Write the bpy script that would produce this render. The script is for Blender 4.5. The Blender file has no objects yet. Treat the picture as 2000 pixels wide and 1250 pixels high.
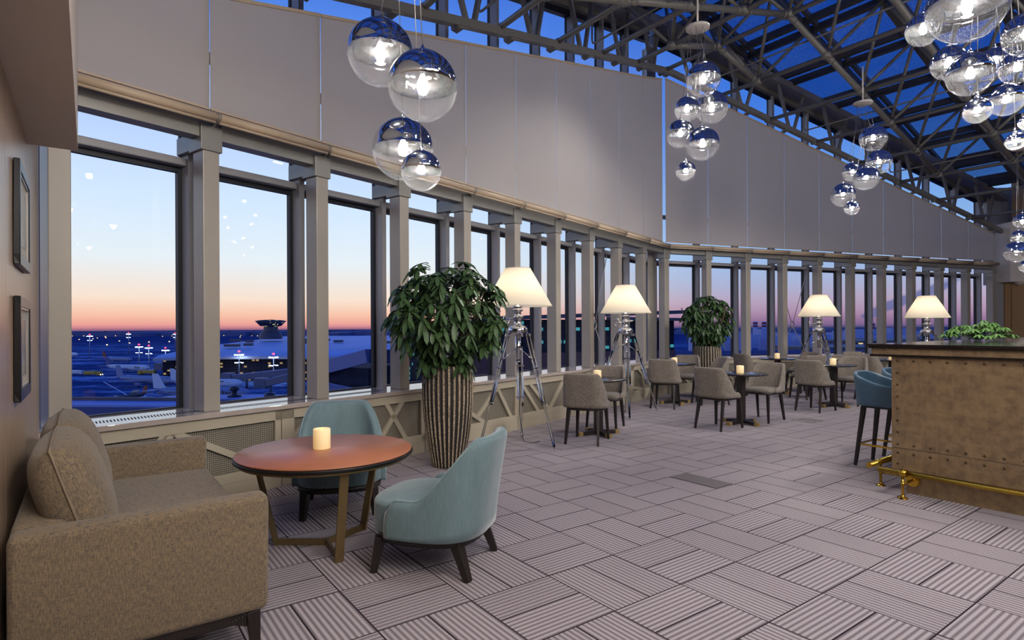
import bpy, bmesh, math, random
from mathutils import Vector, Matrix
S = bpy.context.scene
COL = S.collection
PI = math.pi
sin, cos, sqrt = math.sin, math.cos, math.sqrt

# ------------------------------------------------------------------ camera
cam_d = bpy.data.cameras.new('camera')
cam = bpy.data.objects.new('camera', cam_d); COL.objects.link(cam)
cam_d.sensor_width = 36.0; cam_d.sensor_fit = 'HORIZONTAL'
cam_d.lens = 36.0 * 1145 / 2000
cam_d.shift_y = 15.3 / 2000
cam_d.clip_start = 0.05; cam_d.clip_end = 20000
cam.location = (0, 0, 1.37)
cam.rotation_euler = (PI / 2, 0.0045, 0)
S.camera = cam
S.view_settings.view_transform = 'Standard'
S.view_settings.look = 'None'
S.view_settings.gamma = 1.0
S.view_settings.exposure = 0.0
try:
    S.view_settings.use_curve_mapping = False
except Exception:
    pass

# ------------------------------------------------------------------ node helpers
def lin(c):
    r = []
    for v in c[:3]:
        v = v / 255.0
        r.append(v / 12.92 if v <= 0.04045 else ((v + 0.055) / 1.055) ** 2.4)
    return (r[0], r[1], r[2], 1.0)

class N:
    """shader expression builder"""
    def __init__(s, nt): s.nt = nt
    def node(s, t, **k):
        n = s.nt.nodes.new(t)
        for a, b in k.items(): setattr(n, a, b)
        return n
    def put(s, sock, v):
        if v is None: return
        if hasattr(v, 'is_linked') or isinstance(v, bpy.types.NodeSocket): s.nt.links.new(v, sock)
        else: sock.default_value = v
    def m(s, op, a, b=None, c=None):
        n = s.node('ShaderNodeMath', operation=op)
        s.put(n.inputs[0], a); s.put(n.inputs[1], b); s.put(n.inputs[2], c)
        return n.outputs[0]
    def mix(s, f, a, b):
        n = s.node('ShaderNodeMix', data_type='RGBA')
        s.put(n.inputs[0], f); s.put(n.inputs[6], a); s.put(n.inputs[7], b)
        return n.outputs[2]
    def sstep(s, x, a, b):
        n = s.node('ShaderNodeMapRange', interpolation_type='SMOOTHSTEP')
        s.put(n.inputs[0], x); n.inputs[1].default_value = a; n.inputs[2].default_value = b
        return n.outputs[0]
    def ramp(s, x, pts):
        n = s.node('ShaderNodeValToRGB'); s.put(n.inputs[0], x)
        el = n.color_ramp.elements
        while len(el) < len(pts): el.new(0.5)
        for e, (p, c) in zip(el, pts): e.position = p; e.color = c
        return n.outputs[0]
    def coord(s, which='Object'):
        return s.node('ShaderNodeTexCoord').outputs[which]
    def pos(s):
        return s.node('ShaderNodeNewGeometry').outputs['Position']
    def xyz(s, v):
        n = s.node('ShaderNodeSeparateXYZ'); s.put(n.inputs[0], v); return n.outputs
    def vec(s, x, y, z=0.0):
        n = s.node('ShaderNodeCombineXYZ'); s.put(n.inputs[0], x); s.put(n.inputs[1], y); s.put(n.inputs[2], z); return n.outputs[0]
    def noise(s, v, scale=5, detail=2, rough=0.5):
        n = s.node('ShaderNodeTexNoise'); s.put(n.inputs['Vector'], v)
        n.inputs['Scale'].default_value = scale; n.inputs['Detail'].default_value = detail
        n.inputs['Roughness'].default_value = rough
        return n.outputs[0]
    def scalev(s, v, sc):
        n = s.node('ShaderNodeVectorMath', operation='MULTIPLY'); s.put(n.inputs[0], v); n.inputs[1].default_value = sc
        return n.outputs[0]
    def bump(s, h, strength=0.3, dist=0.01):
        n = s.node('ShaderNodeBump'); s.put(n.inputs['Height'], h)
        n.inputs['Strength'].default_value = strength; n.inputs['Distance'].default_value = dist
        return n.outputs[0]

MATS = {}
def newmat(name):
    m = bpy.data.materials.new(name); m.use_nodes = True
    nt = m.node_tree; b = nt.nodes['Principled BSDF']
    MATS[name] = m
    return m, N(nt), b
def pm(name, col, rough=0.5, metal=0.0, nscale=0, namt=0.0, bump=0.0, spec=None, emit=None, es=1.0, sheen=0.0, stretch=None, coat=0.0):
    m, n, b = newmat(name)
    c = lin(col)
    b.inputs['Roughness'].default_value = rough; b.inputs['Metallic'].default_value = metal
    if spec is not None: b.inputs['Specular IOR Level'].default_value = spec
    if coat: b.inputs['Coat Weight'].default_value = coat; b.inputs['Coat Roughness'].default_value = 0.1
    if sheen: b.inputs['Sheen Weight'].default_value = sheen
    if nscale:
        v = n.coord()
        if stretch: v = n.scalev(v, stretch)
        no = n.noise(v, nscale, 3)
        lo = tuple(x * (1 - namt) for x in c[:3]) + (1,); hi = tuple(min(1, x * (1 + namt)) for x in c[:3]) + (1,)
        n.put(b.inputs['Base Color'], n.mix(no, lo, hi))
        if bump: n.put(b.inputs['Normal'], n.bump(no, bump))
    else:
        b.inputs['Base Color'].default_value = c
    if emit:
        b.inputs['Emission Color'].default_value = lin(emit); b.inputs['Emission Strength'].default_value = es
    return m

# ------------------------------------------------------------------ sky (world)
W = bpy.data.worlds.new('dusk_sky'); S.world = W; W.use_nodes = True
nt = W.node_tree; n = N(nt)
bg = nt.nodes['Background']
g = n.coord('Generated'); x, y, z = n.xyz(g)
el = n.m('ARCSINE', z); el = n.m('MULTIPLY', el, 180 / PI)         # degrees
az = n.m('MULTIPLY', n.m('ARCTAN2', x, y), 180 / PI)
t = n.m('DIVIDE', n.m('ADD', el, 2.0), 62.0)
def rp(l): return [((e + 2.0) / 62.0, tuple(q * 1.07 for q in lin(c)[:3]) + (1,)) for e, c in l]
left = n.ramp(t, rp([(-2, (40, 52, 90)), (-0.15, (60, 66, 105)), (0.05, (190, 118, 140)), (0.35, (236, 158, 148)), (1.2, (250, 195, 165)), (2.6, (251, 226, 204)), (6, (233, 241, 243)), (11, (213, 233, 253)), (16, (194, 216, 250)), (20, (166, 194, 245)), (26, (92, 142, 232)), (31, (64, 112, 214)), (59, (36, 88, 184))]))
right = n.ramp(t, rp([(-2, (36, 46, 80)), (-0.1, (52, 60, 100)), (0.1, (122, 98, 140)), (0.6, (148, 114, 148)), (1.3, (174, 142, 168)), (2.4, (182, 164, 188)), (4, (170, 180, 211)), (6.5, (158, 190, 229)), (11, (122, 168, 228)), (18, (72, 128, 222)), (25, (56, 110, 212)), (59, (34, 84, 180))]))
azf = n.sstep(az, -8.0, 22.0)
sky = n.mix(azf, left, right)
# smoke plume cloud over the city, low on the right
cv = n.vec(n.m('MULTIPLY', az, 0.55), n.m('MULTIPLY', el, 1.3), 0.0)
cn = n.noise(cv, 1.4, 3)
d1 = n.m('SUBTRACT', el, n.m('ADD', 0.7, n.m('MULTIPLY', n.m('SUBTRACT', az, 30.5), 0.42)))
mask = n.m('SUBTRACT', 1.0, n.m('ABSOLUTE', n.m('DIVIDE', d1, 0.75)))
mask = n.m('MAXIMUM', mask, 0.0)
band = n.m('MULTIPLY', n.sstep(az, 30.3, 31.5), n.sstep(az, 39.0, 35.5))
cm = n.sstep(n.m('MULTIPLY', n.m('MULTIPLY', mask, band), n.m('MULTIPLY', cn, 1.7)), 0.22, 0.55)
cm = n.m('MULTIPLY', cm, 0.8)
sky = n.mix(cm, sky, lin((92, 104, 158)))
nt.links.new(sky, bg.inputs['Color']); bg.inputs['Strength'].default_value = 1.0

# ------------------------------------------------------------------ unseen fill spots added to brighten the room, no fixtures
def lamp(name, typ, loc, power, color, size=0.1, rot=None, spot=None, target=None):
    d = bpy.data.lights.new(name, typ); d.energy = power; d.color = color
    if typ == 'AREA': d.size = size
    else: d.shadow_soft_size = size
    if spot: d.spot_size = spot; d.spot_blend = 0.6
    o = bpy.data.objects.new(name, d); COL.objects.link(o); o.location = loc
    if target:
        o.rotation_euler = (Vector(target) - Vector(loc)).to_track_quat('-Z', 'Y').to_euler()
    elif rot: o.rotation_euler = rot
    return o
WARM = (1.0, 0.84, 0.66); NEUT = (1.0, 0.95, 0.90); COOL = (1.0, 0.97, 0.95)
lamp('fill_spot', 'SPOT', (2.3, 2.2, 5.0), 250, NEUT, 0.12, spot=2.2, target=(1.5, 3.6, 0))
lamp('fill_spot', 'SPOT', (5.2, 5.0, 4.9), 205, NEUT, 0.12, spot=2.3, target=(3.8, 6.5, 0))
lamp('fill_spot', 'SPOT', (7.5, 8.5, 4.7), 330, NEUT, 0.12, spot=2.3, target=(6.0, 9.5, 0))
lamp('fill_spot', 'SPOT', (2.6, 7.6, 5.7), 260, NEUT, 0.12, spot=2.3, target=(2.2, 8.2, 0))
lamp('fill_spot', 'SPOT', (1.2, 0.9, 3.6), 105, WARM, 0.08, spot=2.1, target=(-1.7, 2.7, 0.6))
lamp('fill_spot', 'SPOT', (2.0, -1.6, 3.6), 430, COOL, 1.1, spot=2.5, target=(-0.8, 5.6, 3.4))
lamp('fill_spot', 'SPOT', (4.5, -1.2, 4.4), 800, COOL, 1.3, spot=2.4, target=(2.5, 9.0, 4.2))
lamp('fill_spot', 'SPOT', (9.5, 2.0, 4.0), 1500, COOL, 1.1, spot=2.4, target=(8.0, 13.0, 3.6))
lamp('fill_spot', 'SPOT', (-0.35, 0.75, 3.3), 70, WARM, 0.1, spot=2.0, target=(-2.4, 2.6, 0.9))
lamp('fill_spot', 'SPOT', (1.9, 1.6, 3.4), 85, WARM, 0.08, spot=1.5, target=(4.3, 3.6, 0.6))

# ------------------------------------------------------------------ mesh helpers
def frame_to(v):
    return Vector(v).normalized().to_track_quat('Z', 'Y').to_matrix()
class MB:
    def __init__(s): s.v = []; s.f = []; s.sm = []; s.mi = []; s.cur = 0
    def add(s, vs, fs, smooth=False):
        o = len(s.v); s.v += [tuple(p) for p in vs]
        for q in fs: s.f.append([i + o for i in q]); s.sm.append(smooth); s.mi.append(s.cur)
        return s
    def box(s, c, d, rz=0.0, taper=None):
        x, y, z = d[0] / 2, d[1] / 2, d[2] / 2
        t = taper or (1, 1)
        pts = [(-x, -y, -z), (x, -y, -z), (x, y, -z), (-x, y, -z), (-x * t[0], -y * t[1], z), (x * t[0], -y * t[1], z), (x * t[0], y * t[1], z), (-x * t[0], y * t[1], z)]
        cr, sr = cos(rz), sin(rz)
        pts = [(c[0] + px * cr - py * sr, c[1] + px * sr + py * cr, c[2] + pz) for px, py, pz in pts]
        return s.add(pts, [(0, 3, 2, 1), (4, 5, 6, 7), (0, 1, 5, 4), (1, 2, 6, 5), (2, 3, 7, 6), (3, 0, 4, 7)])
    def b2(s, lo, hi):
        return s.box([(a + b) / 2 for a, b in zip(lo, hi)], [abs(b - a) for a, b in zip(lo, hi)])
    def tube(s, p0, p1, r, n=12, r1=None, caps=True):
        p0, p1 = Vector(p0), Vector(p1); r1 = r if r1 is None else r1
        M = frame_to(p1 - p0); vs = []
        for p, rr in ((p0, r), (p1, r1)):
            for k in range(n):
                a = 2 * PI * k / n; vs.append(p + M @ Vector((rr * cos(a), rr * sin(a), 0)))
        fs = [(k, (k + 1) % n, n + (k + 1) % n, n + k) for k in range(n)]
        s.add(vs, fs, True)
        if caps: s.add(vs, [tuple(range(n - 1, -1, -1)), tuple(range(n, 2 * n))])
        return s
    def bar(s, p0, p1, w, h, w1=None, h1=None, up=(0, 0, 1)):
        p0, p1 = Vector(p0), Vector(p1); w1 = w if w1 is None else w1; h1 = h if h1 is None else h1
        d = (p1 - p0).normalized(); u = Vector(up)
        if abs(d.dot(u)) > 0.99: u = Vector((0, 1, 0))
        sx = d.cross(u).normalized(); uy = sx.cross(d).normalized(); vs = []
        for p, a, b in ((p0, w, h), (p1, w1, h1)):
            for i, j in ((-1, -1), (1, -1), (1, 1), (-1, 1)): vs.append(p + sx * (a / 2 * i) + uy * (b / 2 * j))
        return s.add(vs, [(3, 2, 1, 0), (4, 5, 6, 7), (0, 1, 5, 4), (1, 2, 6, 5), (2, 3, 7, 6), (3, 0, 4, 7)])
    def path(s, pts, r, n=8, closed=False):
        pts = [Vector(p) for p in pts]; L = len(pts); vs = []
        ref = None
        for i, p in enumerate(pts):
            a = pts[(i - 1) % L] if (closed or i > 0) else p
            b = pts[(i + 1) % L] if (closed or i < L - 1) else p
            d = (b - a).normalized()
            if ref is None: ref = d.orthogonal().normalized()
            ref = (ref - d * ref.dot(d)).normalized(); q = d.cross(ref)
            for k in range(n):
                t = 2 * PI * k / n; vs.append(p + ref * (r * cos(t)) + q * (r * sin(t)))
        fs = []
        for i in range(L if closed else L - 1):
            j = (i + 1) % L
            for k in range(n): fs.append((i * n + k, i * n + (k + 1) % n, j * n + (k + 1) % n, j * n + k))
        s.add(vs, fs, True)
        if not closed: s.add(vs, [tuple(range(n - 1, -1, -1)), tuple(range((L - 1) * n, L * n))])
        return s
    def lathe(s, prof, n=32, c=(0, 0, 0), smooth=True, fn=None):
        vs = []
        for (r, z) in prof:
            for k in range(n):
                a = 2 * PI * k / n; rr = r if fn is None else fn(r, a, z)
                vs.append((c[0] + rr * cos(a), c[1] + rr * sin(a), c[2] + z))
        L = len(prof); fs = []
        for i in range(L - 1):
            for k in range(n): fs.append((i * n + k, i * n + (k + 1) % n, (i + 1) * n + (k + 1) % n, (i + 1) * n + k))
        s.add(vs, fs, smooth)
        cap = []
        if prof[0][0] > 1e-5: cap.append(tuple(range(n - 1, -1, -1)))
        if prof[-1][0] > 1e-5: cap.append(tuple(range((L - 1) * n, L * n)))
        if cap: s.add(vs, cap)
        return s
    def prism(s, poly, z0, z1, smooth=False):
        n = len(poly); vs = [(p[0], p[1], z0) for p in poly] + [(p[0], p[1], z1) for p in poly]
        s.add(vs, [(k, (k + 1) % n, n + (k + 1) % n, n + k) for k in range(n)], smooth)
        return s.add(vs, [tuple(range(n - 1, -1, -1)), tuple(range(n, 2 * n))])
    def build(s, name, mats, parent=None, bevel=0.0, seg=2, sub=0):
        me = bpy.data.meshes.new(name); me.from_pydata(s.v, [], s.f)
        if not isinstance(mats, (list, tuple)): mats = [mats]
        for m in mats: me.materials.append(m)
        me.polygons.foreach_set('use_smooth', s.sm); me.polygons.foreach_set('material_index', s.mi)
        bm = bmesh.new(); bm.from_mesh(me)
        bmesh.ops.remove_doubles(bm, verts=bm.verts, dist=1e-5)
        bmesh.ops.recalc_face_normals(bm, faces=bm.faces)
        bm.to_mesh(me); bm.free(); me.update()
        o = bpy.data.objects.new(name, me); COL.objects.link(o)
        if parent is not None: o.parent = parent
        if bevel:
            md = o.modifiers.new('bevel', 'BEVEL'); md.width = bevel; md.segments = seg; md.limit_method = 'ANGLE'; md.angle_limit = 0.6
        if sub:
            md = o.modifiers.new('sub', 'SUBSURF'); md.levels = sub; md.render_levels = sub
        return o
def tag(o, label=None, cat=None, group=None, kind=None):
    if label: o['label'] = label
    if cat: o['category'] = cat
    if group: o['group'] = group
    if kind: o['kind'] = kind
    return o
def empty(name, loc=(0, 0, 0), rz=0.0):
    o = bpy.data.objects.new(name, None); COL.objects.link(o); o.location = loc; o.rotation_euler = (0, 0, rz)
    o.empty_display_size = 0.1
    return o
def thing(name, label, cat, loc=(0, 0, 0), rz=0.0, group=None, kind=None):
    return tag(empty(name, loc, rz), label, cat, group, kind)
def tree(o):
    r = []
    for c in COL.objects:
        if c.parent is o: r.append(c)
    return r
KIDS = {}
def copy_thing(root, loc, rz, label, group=None, scale=None):
    if root not in KIDS: KIDS[root] = [(c, tree(c)) for c in tree(root)]
    r = root.copy(); COL.objects.link(r); r.location = loc; r.rotation_euler = (0, 0, rz); r['label'] = label
    if group: r['group'] = group
    if scale: r.scale = scale
    for ch, gs in KIDS[root]:
        c = ch.copy(); COL.objects.link(c); c.parent = r
        for g in gs:
            d = g.copy(); COL.objects.link(d); d.parent = c
    return r
ORD = ['first', 'second', 'third', 'fourth', 'fifth', 'sixth', 'seventh', 'eighth', 'ninth', 'tenth', 'eleventh', 'twelfth', 'thirteenth', 'fourteenth', 'fifteenth', 'sixteenth', 'seventeenth', 'eighteenth', 'nineteenth', 'twentieth', 'twenty-first', 'twenty-second', 'twenty-third']

# ------------------------------------------------------------------ materials
def carpet():
    m, n, b = newmat('carpet')
    p = n.pos(); X, Y, Z = n.xyz(p)
    th = -0.945; ox, oy, sz = 0.602, 3.529, 0.4994
    dx = n.m('SUBTRACT', X, ox); dy = n.m('SUBTRACT', Y, oy)
    i = n.m('DIVIDE', n.m('ADD', n.m('MULTIPLY', dx, cos(th)), n.m('MULTIPLY', dy, sin(th))), sz)
    j = n.m('DIVIDE', n.m('ADD', n.m('MULTIPLY', dx, -sin(th)), n.m('MULTIPLY', dy, cos(th))), sz)
    fi = n.m('FLOOR', i); fj = n.m('FLOOR', j)
    par = n.m('FLOORED_MODULO', n.m('ADD', fi, fj), 2.0)          # 0: planks run along j
    ui = n.m('SUBTRACT', i, fi); uj = n.m('SUBTRACT', j, fj)
    inv = n.m('SUBTRACT', 1.0, par)
    across = n.m('ADD', n.m('MULTIPLY', ui, inv), n.m('MULTIPLY', uj, par))   # across planks 0..1
    along = n.m('ADD', n.m('MULTIPLY', uj, inv), n.m('MULTIPLY', ui, par))
    def edge(u, w):
        d = n.m('MINIMUM', u, n.m('SUBTRACT', 1.0, u))
        return n.m('LESS_THAN', d, w)
    e1 = edge(ui, 0.008); e2 = edge(uj, 0.008)
    mid = n.m('LESS_THAN', n.m('ABSOLUTE', n.m('SUBTRACT', across, 0.5)), 0.009)
    line = n.m('MAXIMUM', n.m('MAXIMUM', e1, e2), mid)
    # ribs
    zig = n.m('MULTIPLY', n.m('SINE', n.m('MULTIPLY', along, 2 * PI * 46)), 0.12)
    rib = n.m('SINE', n.m('ADD', n.m('MULTIPLY', across, 2 * PI * 17), n.m('MULTIPLY', zig, 2.0)))
    rib = n.m('MULTIPLY', n.m('ADD', rib, 1.0), 0.5)
    fine = n.noise(n.vec(n.m('MULTIPLY', i, 60), n.m('MULTIPLY', j, 60)), 1.0, 2)
    rib = n.m('ADD', rib, n.m('MULTIPLY', n.m('SUBTRACT', fine, 0.5), 0.55))
    rib = n.sstep(rib, 0.0, 0.85)
    tone = n.noise(n.vec(n.m('ADD', fi, n.m('MULTIPLY', n.m('GREATER_THAN', across, 0.5), 0.37)), fj), 3.7, 0)
    light = n.mix(tone, lin((162, 153, 156)), lin((180, 171, 173)))
    c = n.mix(rib, lin((118, 109, 115)), light)
    c = n.mix(line, c, lin((44, 37, 42)))
    n.put(b.inputs['Base Color'], c); b.inputs['Roughness'].default_value = 0.95
    b.inputs['Specular IOR Level'].default_value = 0.1
    n.put(b.inputs['Normal'], n.bump(n.m('SUBTRACT', rib, line), 0.35, 0.004))
    return m
M_carpet = carpet()

def fabric(name, a, b_, c, scale=220, w=0.5):
    m, n, b = newmat(name)
    v = n.coord(); X, Y, Z = n.xyz(v)
    n1 = n.noise(n.scalev(v, (1.0, 1.0, 0.16)), scale, 2, 0.7); n2 = n.noise(n.scalev(v, (0.18, 0.18, 1.0)), scale, 2, 0.7)
    f = n.sstep(n1, 0.42, 0.58); g2 = n.sstep(n2, 0.52, 0.68)
    col = n.mix(f, lin(a), lin(b_)); col = n.mix(n.m('MULTIPLY', g2, w), col, lin(c))
    big = n.noise(v, 9, 2); col = n.mix(n.m('MULTIPLY', big, 0.25), col, lin(c))
    n.put(b.inputs['Base Color'], col); b.inputs['Roughness'].default_value = 0.92
    b.inputs['Specular IOR Level'].default_value = 0.15; b.inputs['Sheen Weight'].default_value = 0.15
    n.put(b.inputs['Normal'], n.bump(n.m('ADD', n1, n2), 0.35, 0.003))
    return m
M_tweed = fabric('sofa_tweed', (142, 122, 95), (114, 100, 82), (62, 68, 74), 260, 0.7)
M_greyfab = fabric('grey_fabric', (142, 132, 120), (116, 106, 96), (78, 74, 74), 150, 0.6)
def velvet():
    m, n, b = newmat('blue_velvet')
    v = n.coord(); no = n.noise(n.scalev(v, (1, 1, 0.35)), 14, 4, 0.7); n2 = n.noise(n.scalev(v, (1, 1, 0.08)), 160, 1)
    c = n.mix(n.m('ADD', n.m('MULTIPLY', no, 0.6), n.m('MULTIPLY', n2, 0.4)), lin((74, 96, 103)), lin((120, 143, 148)))
    n.put(b.inputs['Base Color'], c); b.inputs['Roughness'].default_value = 0.8; b.inputs['Sheen Weight'].default_value = 0.5
    b.inputs['Sheen Roughness'].default_value = 0.4
    n.put(b.inputs['Normal'], n.bump(no, 0.15, 0.01))
    return m
M_velvet = velvet()
M_bluepip = pm('blue_piping', (128, 152, 154), 0.8)
M_sofapip = pm('sofa_seam', (128, 112, 94), 0.9)
M_bleather = pm('blue_leather', (70, 100, 122), 0.35, nscale=60, namt=0.08, bump=0.05)
M_dwood = pm('dark_wood', (34, 26, 24), 0.4, nscale=30, namt=0.3, stretch=(1, 1, 0.1))
M_dtop = pm('dark_tabletop', (40, 36, 38), 0.16, nscale=20, namt=0.2, spec=0.6)
M_leather = pm('tan_leather', (168, 106, 76), 0.36, nscale=7, namt=0.16, bump=0.02, spec=0.5)
M_black = pm('black_rubber', (18, 17, 18), 0.4)
M_blackstone = pm('black_stone', (26, 20, 18), 0.15, nscale=40, namt=0.3)
M_bronze = pm('bronze_metal', (128, 108, 72), 0.42, 0.55, nscale=20, namt=0.1)
M_brasscap = pm('brass_cap', (176, 150, 96), 0.4, 0.6)
M_brass = pm('polished_brass', (196, 158, 62), 0.18, 1.0)
M_chrome = pm('chrome', (215, 215, 218), 0.08, 1.0)
M_colm = pm('grey_beige_column', (160, 153, 143), 0.38, 0.15, nscale=3, namt=0.07)
M_mull = pm('grey_mullion', (150, 148, 150), 0.42, 0.1)
M_gask = pm('dark_gasket', (22, 24, 34), 0.5)
M_hdr = pm('header_grey', (142, 140, 134), 0.35, 0.25, nscale=5, namt=0.08)
M_truss = pm('truss_paint', (118, 114, 108), 0.45, 0.1)
M_frame = pm('roof_frame', (72, 70, 72), 0.5)
M_tubeb = pm('roller_tube', (186, 166, 142), 0.5)
M_sill = pm('sill_stone', (168, 156, 148), 0.06, nscale=25, namt=0.06, spec=0.7)
M_cover = pm('cover_paint', (172, 162, 142), 0.55)
M_white = pm('white_plaster', (206, 197, 188), 0.8)
M_brownwall = pm('brown_wall', (150, 118, 84), 0.6, nscale=4, namt=0.05)
M_slot = pm('slot_dark', (30, 28, 30), 0.8)
M_frameblk = pm('picture_frame_black', (26, 24, 26), 0.3)
M_silver = pm('frame_silver_lip', (170, 166, 160), 0.3, 0.8)
M_mount = pm('picture_mount', (186, 182, 170), 0.7)
M_wax = pm('candle_wax', (240, 226, 190), 0.5, emit=(255, 205, 120), es=0.35)  # wax emits softly, standing in for the flame's glow through it
M_flame = pm('candle_glow', (255, 210, 120), 0.5, emit=(255, 185, 70), es=3.0)
M_soil = pm('soil', (40, 30, 24), 0.95)
M_stem = pm('plant_stem', (86, 70, 48), 0.8)
M_cable = pm('cable', (40, 40, 42), 0.5)
M_outlet = pm('outlet_grey', (120, 116, 108), 0.4)

def wood():
    m, n, b = newmat('wall_wood')
    v = n.pos(); no = n.noise(n.scalev(v, (3, 3, 0.35)), 6, 5, 0.65)
    n.put(b.inputs['Base Color'], n.mix(no, lin((142, 120, 100)), lin((190, 166, 140))))
    b.inputs['Roughness'].default_value = 0.3
    n.put(b.inputs['Normal'], n.bump(no, 0.05, 0.01))
    return m
M_wood = wood()
def photo():
    m, n, b = newmat('framed_photo')
    no = n.noise(n.coord(), 7, 4); n.put(b.inputs['Base Color'], n.mix(n.sstep(no, .35, .65), lin((60, 60, 62)), lin((190, 188, 182))))
    b.inputs['Roughness'].default_value = 0.12
    return m
M_photo = photo()
def barpanel():
    m, n, b = newmat('bronze_leaf_panel')
    v = n.coord(); X, Y, Z = n.xyz(v)
    w = n.m('MULTIPLY', n.m('SUBTRACT', n.noise(v, 4, 2), 0.5), 0.25)
    cx = n.m('ADD', n.m('DIVIDE', X, 0.105), w); cz = n.m('ADD', n.m('DIVIDE', Z, 0.105), w)
    fx = n.m('FLOOR', cx); fz = n.m('FLOOR', cz)
    wn = n.node('ShaderNodeTexWhiteNoise', noise_dimensions='2D'); n.put(wn.inputs[0], n.vec(fx, fz))
    tile = wn.outputs[0]
    ux = n.m('SUBTRACT', cx, fx); uz = n.m('SUBTRACT', cz, fz)
    ex = n.m('LESS_THAN', n.m('MINIMUM', ux, uz), 0.05)
    no = n.noise(v, 16, 4, 0.6)
    f = n.m('ADD', n.m('MULTIPLY', tile, 0.30), n.m('MULTIPLY', n.sstep(no, 0.25, 0.75), 0.70))
    c = n.mix(f, lin((106, 85, 67)), lin((150, 126, 92)))
    c = n.mix(n.m('MULTIPLY', ex, 0.16), c, lin((160, 140, 110)))
    n.put(b.inputs['Base Color'], c); b.inputs['Metallic'].default_value = 0.35; b.inputs['Roughness'].default_value = 0.42
    return m
M_leaf = barpanel()
def perf():
    m, n, b = newmat('perforated_sheet')
    v = n.coord(); X, Y, Z = n.xyz(v); p = 0.0165
    ux = n.m('FRACT', n.m('DIVIDE', X, p)); uz = n.m('FRACT', n.m('DIVIDE', Z, p))
    h = n.m('MULTIPLY', n.m('LESS_THAN', n.m('ABSOLUTE', n.m('SUBTRACT', ux, .5)), .27), n.m('LESS_THAN', n.m('ABSOLUTE', n.m('SUBTRACT', uz, .5)), .27))
    n.put(b.inputs['Base Color'], n.mix(h, lin((138, 130, 114)), lin((22, 21, 20)))); b.inputs['Roughness'].default_value = 0.6
    return m
M_perf = perf()
def blind():
    m, n, b = newmat('blind_fabric')
    nt = m.node_tree; nt.nodes.remove(b); out = [q for q in nt.nodes if q.type == 'OUTPUT_MATERIAL'][0]
    v = n.coord(); no = n.noise(n.scalev(v, (1, 1, 1)), 300, 2)
    c = n.mix(no, lin((196, 188, 182)), lin((208, 200, 194)))
    d = n.node('ShaderNodeBsdfDiffuse'); t = n.node('ShaderNodeBsdfTranslucent'); mx = n.node('ShaderNodeMixShader')
    n.put(d.inputs[0], c); n.put(t.inputs[0], lin((232, 228, 228))); mx.inputs[0].default_value = 0.45
    nt.links.new(d.outputs[0], mx.inputs[1]); nt.links.new(t.outputs[0], mx.inputs[2]); nt.links.new(mx.outputs[0], out.inputs[0])
    return m
M_blind = blind()
def glass(name, tint=(255, 255, 255), gloss=1.0, rough=0.0, frost=0.0):
    m, n, b = newmat(name)
    nt = m.node_tree; nt.nodes.remove(b); out = [q for q in nt.nodes if q.type == 'OUTPUT_MATERIAL'][0]
    tr = n.node('ShaderNodeBsdfTransparent'); gl = n.node('ShaderNodeBsdfGlossy'); mx = n.node('ShaderNodeMixShader')
    ge = n.node('ShaderNodeNewGeometry'); dp = n.node('ShaderNodeVectorMath', operation='DOT_PRODUCT')
    nt.links.new(ge.outputs['Incoming'], dp.inputs[0]); nt.links.new(ge.outputs['Normal'], dp.inputs[1])
    cs = n.m('ABSOLUTE', dp.outputs['Value'])
    fr = n.m('ADD', 0.035, n.m('MULTIPLY', 0.9, n.m('POWER', n.m('SUBTRACT', 1.0, cs), 5.0)))
    gl.inputs['Roughness'].default_value = rough
    n.put(tr.inputs[0], lin(tint))
    nt.links.new(n.m('MINIMUM', n.m('MULTIPLY', fr, gloss), 1.0), mx.inputs[0])
    nt.links.new(tr.outputs[0], mx.inputs[1]); nt.links.new(gl.outputs[0], mx.inputs[2])
    res = mx.outputs[0]
    if frost:
        v = n.pos(); a = n.noise(v, 38, 3, 0.8); big = n.noise(v, 1.6, 2)
        f = n.m('MULTIPLY', n.sstep(a, 0.48, 0.66), n.sstep(big, 0.3, 0.6))
        tl = n.node('ShaderNodeBsdfTranslucent'); tl.inputs[0].default_value = (0.8, 0.9, 1, 1)
        df = n.node('ShaderNodeBsdfDiffuse'); df.inputs[0].default_value = (0.6, 0.72, 0.9, 1)
        m1 = n.node('ShaderNodeMixShader'); m1.inputs[0].default_value = 0.6
        nt.links.new(df.outputs[0], m1.inputs[1]); nt.links.new(tl.outputs[0], m1.inputs[2])
        m2 = n.node('ShaderNodeMixShader'); nt.links.new(n.m('MULTIPLY', f, frost), m2.inputs[0])
        nt.links.new(res, m2.inputs[1]); nt.links.new(m1.outputs[0], m2.inputs[2]); res = m2.outputs[0]
    nt.links.new(res, out.inputs[0])
    return m
M_glass = glass('window_glass', (252, 253, 255), 0.35)
M_clere = glass('clerestory_glass', (250, 252, 255), 0.3)
M_sky = glass('frosted_skylight_glass', (172, 196, 216), 0.8, frost=0.85)
M_globe = glass('clear_globe_glass', (244, 246, 248), 2.6)
M_mirror = pm('mirror_chrome', (226, 230, 236), 0.015, 1.0)
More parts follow.
